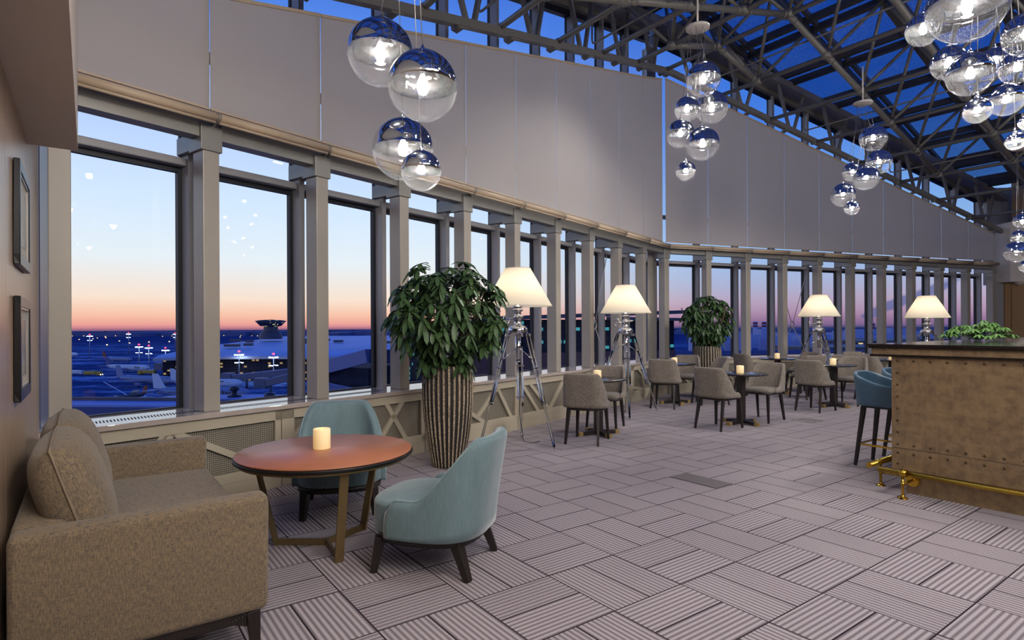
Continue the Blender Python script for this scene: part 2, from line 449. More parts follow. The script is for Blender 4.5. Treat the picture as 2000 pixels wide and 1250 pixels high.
def globeglass():
    m, n, b = newmat('globe_glass')
    nt = m.node_tree; nt.nodes.remove(b); out = [q for q in nt.nodes if q.type == 'OUTPUT_MATERIAL'][0]
    ge = n.node('ShaderNodeNewGeometry'); dp = n.node('ShaderNodeVectorMath', operation='DOT_PRODUCT')
    nt.links.new(ge.outputs['Incoming'], dp.inputs[0]); nt.links.new(ge.outputs['Normal'], dp.inputs[1])
    cs = n.m('SUBTRACT', 1.0, n.m('ABSOLUTE', dp.outputs['Value']))
    fr = n.m('ADD', 0.08, n.m('MULTIPLY', 0.8, n.m('POWER', cs, 3.0)))
    tr = n.node('ShaderNodeBsdfTransparent'); gl = n.node('ShaderNodeBsdfGlossy'); gl.inputs['Roughness'].default_value = 0.02
    a = n.node('ShaderNodeMixShader'); nt.links.new(fr, a.inputs[0]); nt.links.new(tr.outputs[0], a.inputs[1]); nt.links.new(gl.outputs[0], a.inputs[2])
    tl = n.node('ShaderNodeBsdfTranslucent'); tl.inputs[0].default_value = (0.9, 0.93, 1, 1)
    c = n.node('ShaderNodeMixShader'); nt.links.new(n.m('ADD', 0.02, n.m('MULTIPLY', cs, 0.05)), c.inputs[0]); nt.links.new(a.outputs[0], c.inputs[1]); nt.links.new(tl.outputs[0], c.inputs[2])
    nt.links.new(c.outputs[0], out.inputs[0]); return m
M_globe = globeglass()
def acryl():
    m, n, b = newmat('clear_acrylic')
    b.inputs['Transmission Weight'].default_value = 1.0; b.inputs['IOR'].default_value = 1.33
    b.inputs['Roughness'].default_value = 0.03; b.inputs['Base Color'].default_value = (0.96, 0.97, 1, 1)
    return m
M_acryl = acryl()
def shade():
    m, n, b = newmat('lampshade_linen')
    nt = m.node_tree; nt.nodes.remove(b); out = [q for q in nt.nodes if q.type == 'OUTPUT_MATERIAL'][0]
    d = n.node('ShaderNodeBsdfDiffuse'); t = n.node('ShaderNodeBsdfTranslucent'); mx = n.node('ShaderNodeMixShader')
    d.inputs[0].default_value = lin((240, 234, 222)); t.inputs[0].default_value = lin((255, 248, 232)); mx.inputs[0].default_value = 0.6
    nt.links.new(d.outputs[0], mx.inputs[1]); nt.links.new(t.outputs[0], mx.inputs[2]); nt.links.new(mx.outputs[0], out.inputs[0])
    return m
M_shade = shade()
def emis(name, c, s):
    m, n, b = newmat(name); b.inputs['Base Color'].default_value = (0, 0, 0, 1)
    b.inputs['Emission Color'].default_value = lin(c); b.inputs['Emission Strength'].default_value = s
    return m
M_bulb = emis('bulb_white', (255, 246, 234), 230.0)
M_bulbw = emis('bulb_warm', (255, 234, 200), 42.0)
def leafm(name, a, b_):
    m, n, b = newmat(name)
    no = n.noise(n.coord(), 22, 2); n.put(b.inputs['Base Color'], n.mix(no, lin(a), lin(b_)))
    b.inputs['Roughness'].default_value = 0.35; b.inputs['Subsurface Weight'].default_value = 0.0
    return m
M_leafd = leafm('leaf_dark', (28, 50, 26), (84, 112, 66))
M_leafb = leafm('leaf_bright', (56, 96, 36), (104, 144, 66))
def pot():
    m, n, b = newmat('ribbed_planter')
    v = n.coord(); X, Y, Z = n.xyz(v)
    a = n.m('ARCTAN2', Y, X); wob = n.m('MULTIPLY', n.m('SUBTRACT', n.noise(n.scalev(v, (1, 1, .5)), 3.5, 2), 0.5), 0.5)
    s_ = n.m('SINE', n.m('ADD', n.m('MULTIPLY', a, 30), n.m('MULTIPLY', wob, 2.0)))
    f = n.sstep(s_, -0.05, 0.35); sp = n.noise(v, 60, 3)
    light = n.mix(n.sstep(sp, .35, .6), lin((120, 104, 84)), lin((172, 156, 130)))
    n.put(b.inputs['Base Color'], n.mix(f, lin((34, 28, 27)), light)); b.inputs['Roughness'].default_value = 0.7
    n.put(b.inputs['Normal'], n.bump(n.m('ADD', f, n.m('MULTIPLY', sp, .2)), 0.9, 0.02))
    return m
M_pot = pot()

# ------------------------------------------------------------------ wall frames
C1 = Vector((-2.461, 4.643)); DL = Vector((0.5996, 0.8003)); AL = math.atan2(DL.y, DL.x)
C10 = Vector((3.15, 12.132)); DR = Vector((0.9331, 0.3595)); AR = math.atan2(DR.y, DR.x)
BAY_L = 1.0398; BAY_R = 1.065; LEN_L = BAY_L * 9
NL = Vector((-DL.y, DL.x)); NR = Vector((-DR.y, DR.x))           # outward
def PL(s, d=0.0, z=0.0): p = C1 + DL * s + NL * d; return (p.x, p.y, z)
def PR(t, d=0.0, z=0.0): p = C10 + DR * t + NR * d; return (p.x, p.y, z)
A = Vector((0.5855, -0.8107)); B = Vector((0.8107, 0.5855)); AA = math.atan2(A.y, A.x); AB = math.atan2(B.y, B.x)
def ab(a, b, z=0.0): p = A * a + B * b; return (p.x, p.y, z)
ZSILL = 0.71
def ztopL(s): return 6.50 - 0.26 * (LEN_L - s)      # top of blinds
def ztopR(t): return 6.53 - 0.248 * t
def zchL(s): return 6.66 - 0.257 * (LEN_L - s)
def zchR(t): return 6.68 - 0.25 * t

# ------------------------------------------------------------------ floor
fb = MB(); fb.prism([(-3.4, 4.6), (-4.4, 3.3), (-0.6, -4.2), (20, -12), (26, 19), (13.6, 17.2), (3.0, 12.8)], -0.12, 0.0)
fl = fb.build('floor', M_carpet); tag(fl, 'mauve grey basket weave plank carpet covering the lounge floor', 'floor', kind='structure')

# wood wall on the left with pilaster, and the bulkhead above
wl = thing('wall_left', 'warm wood panelled wall beside the sofa', 'wall', kind='structure')
m = MB()
aw = -4.84
for k in range(12):
    a0 = aw + k * 0.93; m2 = MB()
m = MB(); lo = ab(aw, -0.26); 
def wall_ab(mb, a0, a1, b0, b1, z0, z1):
    mb.prism([ab(a0, b0)[:2], ab(a1, b0)[:2], ab(a1, b1)[:2], ab(a0, b1)[:2]], z0, z1)
a0 = aw
while a0 < 5.0:
    wall_ab(m, a0 + 0.002, min(a0 + 0.928, 5.0), -0.36, -0.26, 0.0, 2.7); a0 += 0.93
wall_ab(m, aw, 5.0, -0.44, -0.36, 0.0, 5.2)
m.build('wall_panelling', M_wood, wl)
m = MB(); wall_ab(m, -4.08, 5.0, -0.35, -0.045, 2.37, 5.2); wall_ab(m, -4.3, -4.08, -0.35, -0.2, 2.5, 5.2)
m.build('bulkhead', M_white, wl)
m = MB(); wall_ab(m, -4.86, 5.0, -0.262, -0.245, 0.0, 0.09); m.build('skirting', M_dwood, wl)

# ------------------------------------------------------------------ columns (trim_n): shaft, head, bracket, mullion
def roofz(s_or_t, left): return (zchL(s_or_t) if left else zchR(s_or_t)) + 0.95
idx = 0
def column(loc, rz, ztop, label, first=False, extra=False):
    global idx
    idx += 1
    r = thing('trim_%d' % idx, label, 'window column', loc, rz, kind='structure')
    m = MB(); m.b2((0.02, 0, ZSILL), (0.15, 0.17, 2.80)); m.build('column_shaft', M_colm, r, bevel=0.006)
    m = MB(); m.b2((0, -0.012, 2.80), (0.17, 0.20, 3.0)); m.b2((0.0, 0.03, 3.0), (0.17, 0.15, 3.075)); m.b2((0.02, 0.2, 2.83), (0.15, 0.46, 2.97)); m.build('column_head', M_hdr, r, bevel=0.004)
    m = MB(); m.b2((0.055, 0.33, ZSILL), (0.112, 0.455, ztop)); m.build('mullion', M_mull, r)
    m = MB(); m.b2((0.045, 0.455, ZSILL), (0.125, 0.49, ztop)); m.build('pressure_strip', M_gask, r)
    return r
def onm(k): return ORD[k]
column(PL(-1.003), AL, roofz(-1.0, True), 'grey column at the corner beside the wood panelled wall')
for k in range(9):
    column(PL(k * BAY_L), AL, roofz(k * BAY_L, True), '%s free-standing grey window column from the left end' % ORD[k])
column(PL(LEN_L), (AL + AR) / 2 - 0.1, roofz(LEN_L, True), 'grey window column at the bend of the glazed wall')
for k in range(1, 11):
    column(PR(k * BAY_R), AR, roofz(k * BAY_R, False), '%s grey window column to the right of the bend' % ORD[k - 1])

# ------------------------------------------------------------------ windows
wi = 0
def window(loc, rz, L, zt0, zt1, label, col0=True):
    global wi
    wi += 1
    r = thing('window_%d' % wi, label, 'window', loc, rz, kind='structure')
    x0, x1 = 0.112, L + 0.055
    m = MB(); m.b2((x0, 0.468, ZSILL - 0.02), (x1, 0.478, 2.70)); m.build('window_pane', M_glass, r)
    m = MB(); m.b2((x0, 0.45, ZSILL), (x0 + 0.03, 0.49, 2.72)); m.b2((x1 - 0.035, 0.44, ZSILL), (x1, 0.49, 2.72)); m.b2((x0, 0.45, 2.69), (x1, 0.49, 2.745)); m.b2((x0, 0.45, ZSILL - 0.03), (x1, 0.49, ZSILL + 0.012)); m.build('window_frame', M_gask, r)
    m = MB(); m.b2((x0, 0.36, 2.735), (x1, 0.455, 2.80)); m.build('transom', M_mull, r, bevel=0.01)
    m = MB()
    y = 0.468
    m.add([(x0, y, 2.80), (x1, y, 2.80), (x1, y, zt1), (x0, y, zt0), (x0, y + .01, 2.80), (x1, y + .01, 2.80), (x1, y + .01, zt1), (x0, y + .01, zt0)],
          [(0, 1, 2, 3), (7, 6, 5, 4), (0, 4, 5, 1), (1, 5, 6, 2), (2, 6, 7, 3), (3, 7, 4, 0)])
    m.build('upper_pane', M_clere, r)
    m = MB(); m.b2((0.172, 0.015, 2.905), (L - 0.002, 0.15, 3.075)); m.build('header_beam', M_hdr, r)
    # narrow intermediate rail high behind the blinds
    m = MB(); m.b2((x0, 0.4, 3.70), (x1, 0.47, 3.78)); m.build('upper_rail', M_mull, r)
    # window head beam following the roof
    m = MB(); d = (zt1 - zt0) / (x1 - x0)
    m.bar((x0 - .06, 0.44, zt0 + 0.06), (x1 + .06, 0.44, zt1 + 0.06 + d * .0), 0.10, 0.14); m.build('head_rail', M_gask, r)
    return r
window(PL(-1.003), AL, 1.003, zchL(-1.0) + 0.80, zchL(0) + 0.80, 'leftmost tall window beside the wood panelled wall')
for k in range(9):
    L = BAY_L
    window(PL(k * BAY_L), AL, L if k < 8 else L + 0.02, zchL(k * BAY_L) + 0.80, zchL((k + 1) * BAY_L) + 0.80, '%s tall window from the left end' % ORD[k + 1])
for k in range(10):
    window(PR(k * BAY_R), AR, BAY_R, zchR(k * BAY_R) + 0.80, zchR((k + 1) * BAY_R) + 0.80, '%s tall window to the right of the bend' % ORD[k])
# outer corner filler between the two facets
m = MB(); p0 = PL(LEN_L + 0.12, 0.47); p1 = PR(0.1, 0.47)
m.prism([p0[:2], PL(LEN_L - 0.02, 0.35)[:2], PR(0.06, 0.35)[:2], p1[:2], PR(0.1, .52)[:2], PL(LEN_L + .12, .52)[:2]], 0, 7.3)
m.build('corner_post', M_colm, None); tag(COL.objects[-1], 'grey corner post outside the bend of the glazed wall', 'post', kind='structure')
COL.objects[-1].name = 'trim_90'

# ------------------------------------------------------------------ sills
sl = thing('trim_30', 'polished beige stone sill under the left windows', 'window sill', PL(-1.05), AL, kind='structure')
m = MB(); m.b2((-0.25, -0.11, 0.67), (LEN_L + 1.05 + 0.035, 0.47, ZSILL)); m.build('sill_slab', M_sill, sl, bevel=0.004)
m = MB()
for k in range(150):
    x = 0.2 + k * 0.0225
    if x < 2.95: m.bar((x, 0.06, ZSILL + 0.0006), (x + 0.03, 0.17, ZSILL + 0.0006), 0.009, 0.0012)
o = m.build('sill_vent_slots', M_slot, sl); o['kind'] = 'stuff'
sr = thing('trim_31', 'polished beige stone sill under the right windows', 'window sill', PR(0), AR, kind='structure')
m = MB(); m.b2((-0.03, -0.11, 0.67), (BAY_R * 10 + 0.4, 0.47, ZSILL)); m.build('sill_slab', M_sill, sr, bevel=0.004)

# low wall under the sill
m = MB(); pts = [PL(-1.3, -0.02)[:2], PL(LEN_L - .02, -0.02)[:2], PR(11.2, -0.02)[:2], PR(11.2, 0.46)[:2], PR(0.1, 0.46)[:2], PL(-1.3, 0.46)[:2]]
m.prism(pts, 0, 0.668); o = m.build('wall_glazed', M_cover); tag(o, 'low parapet wall behind the radiator covers', 'wall', kind='structure')

# ------------------------------------------------------------------ radiator covers
PAT = [
 [((0.12, 1), (0.5, 0)), ((0.5, 0), (0.80, 1)), ((0.84, 1), (1.62, 0.0)), ((0.62, 0.5), (0.86, 1))],
 [((0.12, 0.55), (0.35, 1)), ((1.06, 0), (1.42, 1)), ((1.18, 1), (1.46, 0)), ((0.12, 0.3), (0.75, 0))],
 [((0.05, 0.2), (0.75, 0.0)), ((0.3, 1.0), (1.05, 0)), ((0.62, 0.0), (0.5, 0.7)), ((0.9, 0.2), (1.3, 1)), ((1.3, 1), (1.6, 0))],
 [((0.1, 1), (0.5, 0)), ((0.28, 1), (0.78, 0)), ((0.78, 0), (1.2, 1)), ((1.2, 1), (1.62, 0.1))],
]
def cover(loc, rz, L, pat, label):
    r = thing('radiator_cover', label, 'radiator cover', loc, rz, 'beige radiator covers along the glazed wall')
    m = MB(); m.b2((0.0, -0.055, 0.13), (L, -0.045, 0.62)); m.build('perforated_panel', M_perf, r)
    m = MB()
    m.b2((0.0, -0.085, 0.0), (L - 0.004, -0.03, 0.12)); m.b2((0.0, -0.085, 0.12), (L - 0.004, -0.055, 0.20)); m.b2((0.0, -0.085, 0.58), (L - 0.004, -0.055, 0.668))
    m.b2((0.0, -0.085, 0.12), (0.12, -0.055, 0.668)); m.b2((L - 0.06, -0.085, 0.12), (L - 0.004, -0.055, 0.668))
    m.build('cover_frame', M_cover, r, bevel=0.002)
    m = MB()
    for (u0, v0), (u1, v1) in PAT[pat]:
        f = L / 1.74
        m.bar((min(u0 * f, L - .08), -0.0705, 0.18 + 0.42 * v0), (min(u1 * f, L - .08), -0.0705, 0.18 + 0.42 * v1), 0.05, 0.027, up=(0, 1, 0))
    o = m.build('diagonal_bars', M_cover, r)
    return r
s0 = (Vector((-2.017, 5.115)) - C1).dot(DL)
for k in range(-1, 6):
    s = s0 + k * 1.74
    L = 1.74 if k < 5 else (LEN_L - s - 0.05)
    if L < 0.3: break
    cover(PL(s), AL, min(L, LEN_L - s - 0.05) - 0.004, [0, 1, 2, 3, 1, 2, 0][k + 1], '%s beige cover panel with diagonal bars from the left end' % ORD[k + 1])
for k in range(6):
    cover(PR(0.06 + k * 1.78), AR, 1.772, [3, 0, 1, 2, 3, 0][k], '%s beige cover panel with diagonal bars right of the bend' % ORD[k])

# ------------------------------------------------------------------ roller blinds
def rblind(loc, rz, L, zt0, zt1, label, s0_=0.085, seam_block=False):
    r = thing('roller_blind', label, 'roller blind', loc, rz, 'beige roller blinds high on the glazed wall')
    x0, x1 = s0_ + 0.004, L + 0.085 - 0.004
    m = MB(); y = 0.02
    m.add([(x0, y, 3.15), (x1, y, 3.15), (x1, y, zt1), (x0, y, zt0), (x0, y + .002, 3.15), (x1, y + .002, 3.15), (x1, y + .002, zt1), (x0, y + .002, zt0)],
          [(0, 1, 2, 3), (7, 6, 5, 4), (0, 4, 5, 1), (1, 5, 6, 2), (2, 6, 7, 3), (3, 7, 4, 0)])
    m.build('blind_fabric', M_blind, r)
    if seam_block:
        m = MB(); m.bar((x1 - .017, 0.035, 3.14), (x1 - .017, 0.035, zt1 - 0.01), 0.046, 0.010); m.build('seam_sky_block', M_frame, r)  # dark strip added to keep bright sky from showing through the seam
    m = MB(); m.b2((x0, y - 0.008, 3.135), (x1, y + 0.01, 3.152)); m.build('hem_bar', M_tubeb, r)
    m = MB(); m.bar((x0, y, zt0), (x1, y, zt1), 0.02, 0.03); m.build('top_rail', M_tubeb, r)
    m = MB(); m.tube((x0 - .002, -0.10, 3.05), (x1 + .002, -0.10, 3.05), 0.036, 18); m.build('roller_tube', M_tubeb, r)
    m = MB(); m.tube((x0 + .005, -0.115, 3.002), (x1 - .02, -0.115, 3.002), 0.011, 10); m.build('weight_bar', M_tubeb, r)
    m = MB()
    m.tube((x1 - .012, -0.10, 3.05), (x1 - .002, -0.10, 3.05), 0.039, 18); m.build('bracket', M_silver, r)
    m = MB(); m.tube((x0 + .002, -0.10, 3.05), (x0 + .012, -0.10, 3.05), 0.039, 18)
    m.bar((x0 + .008, -0.1, 3.05), (x0 + .008, 0.03, 3.0), 0.008, 0.04); m.build('bracket', M_silver, r)
    return r
rblind(PL(-1.003), AL, 1.003, ztopL(-1), ztopL(0), 'leftmost beige roller blind, partly behind the bulkhead', seam_block=True)
for k in range(9):
    rblind(PL(k * BAY_L), AL, BAY_L if k < 8 else BAY_L - .095, ztopL(k * BAY_L), ztopL((k + 1) * BAY_L), '%s beige roller blind from the left end' % ORD[k + 1], seam_block=k < 4)
for k in range(10):
    rblind(PR(k * BAY_R), AR, BAY_R, ztopR(k * BAY_R), ztopR((k + 1) * BAY_R), '%s beige roller blind to the right of the bend' % ORD[k], 0.085 if k else 0.06, seam_block=k in (2, 3, 4, 6, 8))

# ------------------------------------------------------------------ roof: trusses, purlins, skylights
AP = C10.dot(A); BP = C10.dot(B)                     # corner in a,b
def rf(a, b, dz=0.0): q = A * (AP + a) + B * (BP + b); return (q.x, q.y, 6.67 - 0.262 * abs(b) + dz)
ceil = thing('ceiling', 'grey tubular roof truss with frosted skylights', 'roof', kind='structure')
UP = 1.10
KB = 1.325; RA = 1.38; A0 = 1.30
def wa(b): return (0.264 if b >= 0 else 0.312) * abs(b)
# wall trusses
def walltruss(P, zc, L, bay, name, n_):
    m = MB(); m.bar(P(0, -0.06, zc(0)), P(L, -0.06, zc(L)), 0.10, 0.10); m.build('wall_truss_chord', M_truss, ceil)
    m = MB(); m.bar(P(0, -0.03, zc(0) + 0.98), P(L, -0.03, zc(L) + 0.98), 0.16, 0.14)
    m.bar(P(0, 0.16, zc(0) + 1.05), P(L, 0.16, zc(L) + 1.05), 0.25, 0.2); m.bar(P(0, 0.42, zc(0) + 0.97), P(L, 0.42, zc(L) + 0.97), 0.24, 0.20)
    m.build('wall_truss_head', M_truss, ceil)
    m = MB(); t = 0.0; k = 0
    while t + 1.37 <= L + 0.3:
        a_, b_, c_ = t, t + 0.685, min(t + 1.37, L)
        m.bar(P(a_ + .62, -0.06, zc(a_ + .62)), P(a_ + 0.30, -0.03, zc(a_ + .3) + 0.96), 0.055, 0.055)
        m.bar(P(a_ + .74, -0.06, zc(a_ + .74)), P(a_ + 1.07, -0.03, zc(a_ + 1.07) + 0.96), 0.055, 0.055)
        t += 1.37
    m.build('wall_truss_bracing', M_truss, ceil)
    m = MB(); t = 0.0
    while t < L:
        m.bar(P(t + .085, -0.05, zc(t) - 0.06), P(t + .085, 0.06, zc(t) - 0.08), 0.10, 0.04)
        m.bar(P(t + .0, -0.08, zc(t) - 0.04), P(t + .17, -0.08, zc(t) - 0.08), 0.03, 0.07)
        t += bay
    m.build('truss_bracket', M_truss, ceil)
walltruss(lambda s, d, z: PL(LEN_L - s, d, z), lambda s: zchL(LEN_L - s), LEN_L + 1.2, BAY_L, 'l', 7)
walltruss(lambda t, d, z: PR(t, d, z), lambda t: zchR(t), 11.2, BAY_R, 'r', 8)
NR_ = 8
rows = [A0 + RA * i for i in range(NR_)]
def pipe(p, q, r, name):
    m = MB(); m.tube(p, q, r, 12); return m
# lower chords along a, one per k
nodes = {}
for k in range(-6, 8):
    b = k * KB
    st = wa(b)
    m = MB(); m.tube(rf(st - 0.02, b), rf(rows[-1], b), 0.041, 12)
    q0, q1 = Vector(rf(st - .02, b)), Vector(rf(rows[-1], b)); d = (q1 - q0).normalized()
    m.tube(q0 + d * .02, q0 + d * .13, 0.048, 12)
    m.build('lower_chord_tube', M_truss, ceil)
    for i, a in enumerate(rows):
        if a > st + 0.75: nodes[(i, k)] = rf(a, b)
# lower chords along b
for i, a in enumerate(rows):
    ks = [k for (ii, k) in nodes if ii == i]
    for sgn in (-1, 1):
        kk = [k for k in ks if k * sgn >= 0]
        if not kk: continue
        ke = max(kk, key=abs)
        if ke == 0: continue
        m = MB(); m.tube(nodes[(i, 0)], nodes[(i, ke)], 0.052, 14)
        P0, P1 = Vector(nodes[(i, 0)]), Vector(nodes[(i, ke)]); d = (P1 - P0).normalized()
        for k in range(0, abs(ke) + 1):
            c = P0 + (P1 - P0) * (k / abs(ke))
            if k < abs(ke): m.tube(c + d * .13, c + d * .19, 0.060, 14)
            if k > 0: m.tube(c - d * .19, c - d * .13, 0.060, 14)
        m.build('lower_rafter_tube', M_truss, ceil)
# node discs
for i, a in enumerate(rows):
    m = MB()
    for (ii, k), p in nodes.items():
        if ii == i: m.lathe([(0.001, -0.055), (0.085, -0.05), (0.095, 0.0), (0.085, 0.05), (0.001, 0.055)], 20, p)
    if m.v: o = m.build('truss_node', M_truss, ceil)
# pyramids of diagonals up to the upper layer
for (i, k), p in nodes.items():
    if k > 7 or k < -4: continue
    m = MB(); a = rows[i]; b = k * KB
    for da in (-0.69, 0.69):
        for db in ((-0.66, 0.66)):
            if i > 6: continue
            q = rf(a + da, b + db, UP); v = Vector(q) - Vector(p); m.tube(Vector(p) + v * 0.08, q, 0.032, 8)
    if m.v: m.build('truss_diagonal', M_truss, ceil)
# upper layer: rafters, purlins, glass
for i in range(-1, NR_):
    a = A0 + RA * (i + 0.5)
    for sgn in (-1, 1):
        bs = 0.0; be = (a + 0.25) / (0.264 if sgn > 0 else 0.312)
        be = min(be, 10.4)
        if be < 0.5: continue
        m = MB()
        m.bar(rf(a - 0.055, 0, UP + .09), rf(a - 0.055, sgn * be, UP + .09), 0.11, 0.16)
        m.bar(rf(a + 0.13, 0, UP + .13), rf(a + 0.13, sgn * be, UP + .13), 0.07, 0.10)
        m.build('upper_rafter', M_frame, ceil)
for k in range(-8, 9):
    b = (k - 0.5) * KB
    st = wa(b) - 0.25
    m = MB()
    for o_ in (-0.15, 0.15):
        m.bar(rf(st, b + o_, UP + .11), rf(rows[-1] + 0.6, b + o_, UP + .11), 0.12, 0.12)
    m.tube(rf(max(st, 0.2), b + 0.0, UP - .04), rf(rows[-1], b + 0.0, UP - .04), 0.036, 10)
    m.build('purlin', M_frame, ceil)
for i in range(-1, NR_):
    a0, a1 = A0 + RA * (i + 0.5) - RA, A0 + RA * (i + 0.5)
    for sgn in (-1, 1):
        be = min((a1 + .5) / (0.264 if sgn > 0 else 0.312), 10.5)
        a0_ = max(a0, -0.45)
        p = [rf(a0_, 0, UP + 0.20), rf(a1, 0, UP + 0.20), rf(a1, sgn * be, UP + 0.20), rf(a0_, sgn * min(be, max(0.3, (a0_ + .5) / (0.264 if sgn > 0 else 0.312))), UP + 0.20)]
        m = MB(); q = [(x, y, z + 0.012) for x, y, z in p]
        m.add(p + q, [(0, 1, 2, 3), (7, 6, 5, 4), (0, 4, 5, 1), (1, 5, 6, 2), (2, 6, 7, 3), (3, 7, 4, 0)])
        m.build('skylight_glass', M_sky, ceil)
# drop pipe sprinkler lines
def sprinkler(a, b0, b1, lab):
    pass
sp_n = 0
for (a_, k) in ((0.0, 1), (0.0, 3), (0.0, 5), (0.0, -2), (0.0, -4)):
    b = (k - 0.42) * KB; st = wa(b) + 0.25
    m = MB(); top = rf(st, b, 0.65); c = rf(st, b, 0.0)
    e = rf(rows[-1], b, 0.0)
    m.path([top, (c[0], c[1], c[2] + 0.06), tuple((Vector(c) + (Vector(e) - Vector(c)).normalized() * .02 + Vector((0, 0, .015)))), tuple(Vector(c) + (Vector(e) - Vector(c)).normalized() * 0.07), e], 0.016, 8)
    m.build('sprinkler_pipe', M_truss, ceil)

# solid walls closing the hall behind the camera
m = MB(); wall_ab(m, 4.0, 4.3, -0.5, 22, 0, 6); o = m.build('wall_back', M_brownwall); tag(o, 'plain brown rear wall of the hall', 'wall', kind='structure')
m = MB(); wall_ab(m, 3.0 - 8.0, 4.3, 20.5, 20.8, 0, 6); o = m.build('wall_side', M_brownwall); tag(o, 'plain brown side wall of the hall', 'wall', kind='structure')
# right end wall
wr = thing('wall_right', 'brown end wall with white bulkhead panel at the far right', 'wall', PR(11.0), 0.0, kind='structure')
m = MB(); m.b2((0.12, 0.0, 0), (9.5, 0.2, 2.58)); m.build('brown_panel', M_brownwall, wr)
m = MB(); m.b2((-0.03, -0.35, 2.55), (9.5, 0.2, 4.15)); m.build('white_bulkhead', M_white, wr)
m = MB(); m.b2((-0.20, 0.05, 0), (0.125, 0.25, 2.58)); m.b2((-0.2, 0.2, 2.5), (9.5, 0.35, 5.2)); m.build('edge_post', M_mull, wr)
m = MB()
for k in range(5):
    cx = 0.55 + (k % 3) * 0.5; cz = 2.95 + (k // 2) * 0.42; rr = 0.34
    pts = []
    for j in range(24):
        t_ = 2 * PI * j / 24; pts.append((cx + rr * cos(t_) * (1 if k % 2 else .6), cz + rr * sin(t_) * (.6 if k % 2 else 1)))
    n0 = len(m.v); m.add([(px, -0.352, pz) for px, pz in pts] + [(px, -0.350, pz) for px, pz in pts], [tuple(range(24))])
m.build('petal_motif', pm('petal_grey', (150, 140, 132), 0.8), wr)
sd = thing('smoke_detector', 'small white round detector under the white bulkhead at the right', 'detector', (PR(11.0)[0] + 0.35, PR(11.0)[1] - 0.2, 2.55))
m = MB(); m.lathe([(0.001, -0.09), (0.05, -0.085), (0.07, -0.05), (0.11, -0.045), (0.12, 0.0)], 24); m.build('detector_body', M_white, sd)

# ------------------------------------------------------------------ cable cross braces with rings
def brace(P, rz, s, d, label):
    r = thing('cable_brace', label, 'cable brace', P(s, d, 1.41), rz, 'steel cross braces between the window columns')
    m = MB()
    ring = [(0.055 * cos(t), 0, 0.075 * sin(t)) for t in [2 * PI * k / 24 for k in range(24)]]
    m.path(ring, 0.014, 8, closed=True); m.build('ring', M_hdr, r)
    for sx, sz in ((-1, 1), (1, 1), (-1, -1), (1, -1)):
        m = MB(); m.tube((sx * 0.03, 0, sz * 0.065), (sx * 0.46, 0, 1.28 if sz > 0 else -0.70), 0.008, 8); m.build('cable', M_mull, r)
    return r
brace(PL, AL, 6.05 * BAY_L + 0.57, 0.25, 'steel cable cross with ring in front of the window behind the nearer lamps')
brace(PR, AR, 3.0 * BAY_R + 0.55, 0.25, 'steel cable cross with ring left of the third lamp')

# ------------------------------------------------------------------ pictures on the wall
def picture(a0, a1, z0, z1, label):
    r = thing('framed_picture', label, 'picture', ab((a0 + a1) / 2, -0.258, z0), AA, 'black framed photographs on the wood wall')
    w = a1 - a0; h = z1 - z0
    m = MB(); f = 0.045
    m.b2((-w / 2, 0, 0), (w / 2, 0.024, f)); m.b2((-w / 2, 0, h - f), (w / 2, 0.024, h)); m.b2((-w / 2, 0, f), (-w / 2 + f, 0.024, h - f)); m.b2((w / 2 - f, 0, f), (w / 2, 0.024, h - f))
    m.build('frame', M_frameblk, r, bevel=0.004)
    m = MB(); g = f + 0.01
    m.b2((-w / 2 + f, 0.01, f), (w / 2 - f, 0.019, g)); m.b2((-w / 2 + f, 0.01, h - g), (w / 2 - f, 0.019, h - f)); m.b2((-w / 2 + f, 0.01, g), (-w / 2 + g, 0.019, h - g)); m.b2((w / 2 - g, 0.01, g), (w / 2 - f, 0.019, h - g))
    m.build('silver_lip', M_silver, r)
    m = MB(); m.b2((-w / 2 + f, 0.004, f), (w / 2 - f, 0.012, h - f)); m.build('mount', M_mount, r)
    m = MB(); m.b2((-w / 2 + .14, 0.012, .10), (w / 2 - .14, 0.0135, h - .10)); m.build('print', M_photo, r)
    return r
picture(-3.785, -3.254, 1.06, 1.517, 'lower black framed photograph on the wood wall')
picture(-3.785, -3.254, 1.65, 2.105, 'upper black framed photograph on the wood wall')

# ------------------------------------------------------------------ sofa
def rbox(lo, hi, r, seg=4):
    bm = bmesh.new(); bmesh.ops.create_cube(bm, size=1.0)
    for v in bm.verts:
        v.co = Vector([l + (h - l) * (c + 0.5) for l, h, c in zip(lo, hi, v.co)])
    bmesh.ops.bevel(bm, geom=list(bm.edges), offset=r, segments=seg, affect='EDGES', profile=0.5)
    bm.verts.ensure_lookup_table(); bm.verts.index_update()
    m = MB(); m.add([tuple(v.co) for v in bm.verts], [[v.index for v in f.verts] for f in bm.faces], True)
    bm.free(); return m
def pillow(w, h, t, n=26, e=3.2, bulge=1.0):
    """cushion centred at origin: x thickness, y width, z height"""
    m = MB(); vs = []
    for sgn in (1, -1):
        for i in range(n + 1):
            for j in range(n + 1):
                u = -1 + 2 * i / n; v = -1 + 2 * j / n
                d = (1 - abs(u) ** e) * (1 - abs(v) ** e)
                th = t / 2 * max(d, 0) ** 0.42
                k = 1 - 0.045 * (u * u) * (v * v)
                vs.append((sgn * th, u * w / 2 * k, v * h / 2 * k))
    fs = []
    N1 = (n + 1) ** 2
    for s_ in (0, 1):
        for i in range(n):
            for j in range(n):
                q = s_ * N1 + i * (n + 1) + j
                fs.append((q, q + n + 1, q + n + 2, q + 1) if s_ == 0 else (q, q + 1, q + n + 2, q + n + 1))
    m.add(vs, fs, True)
    return m
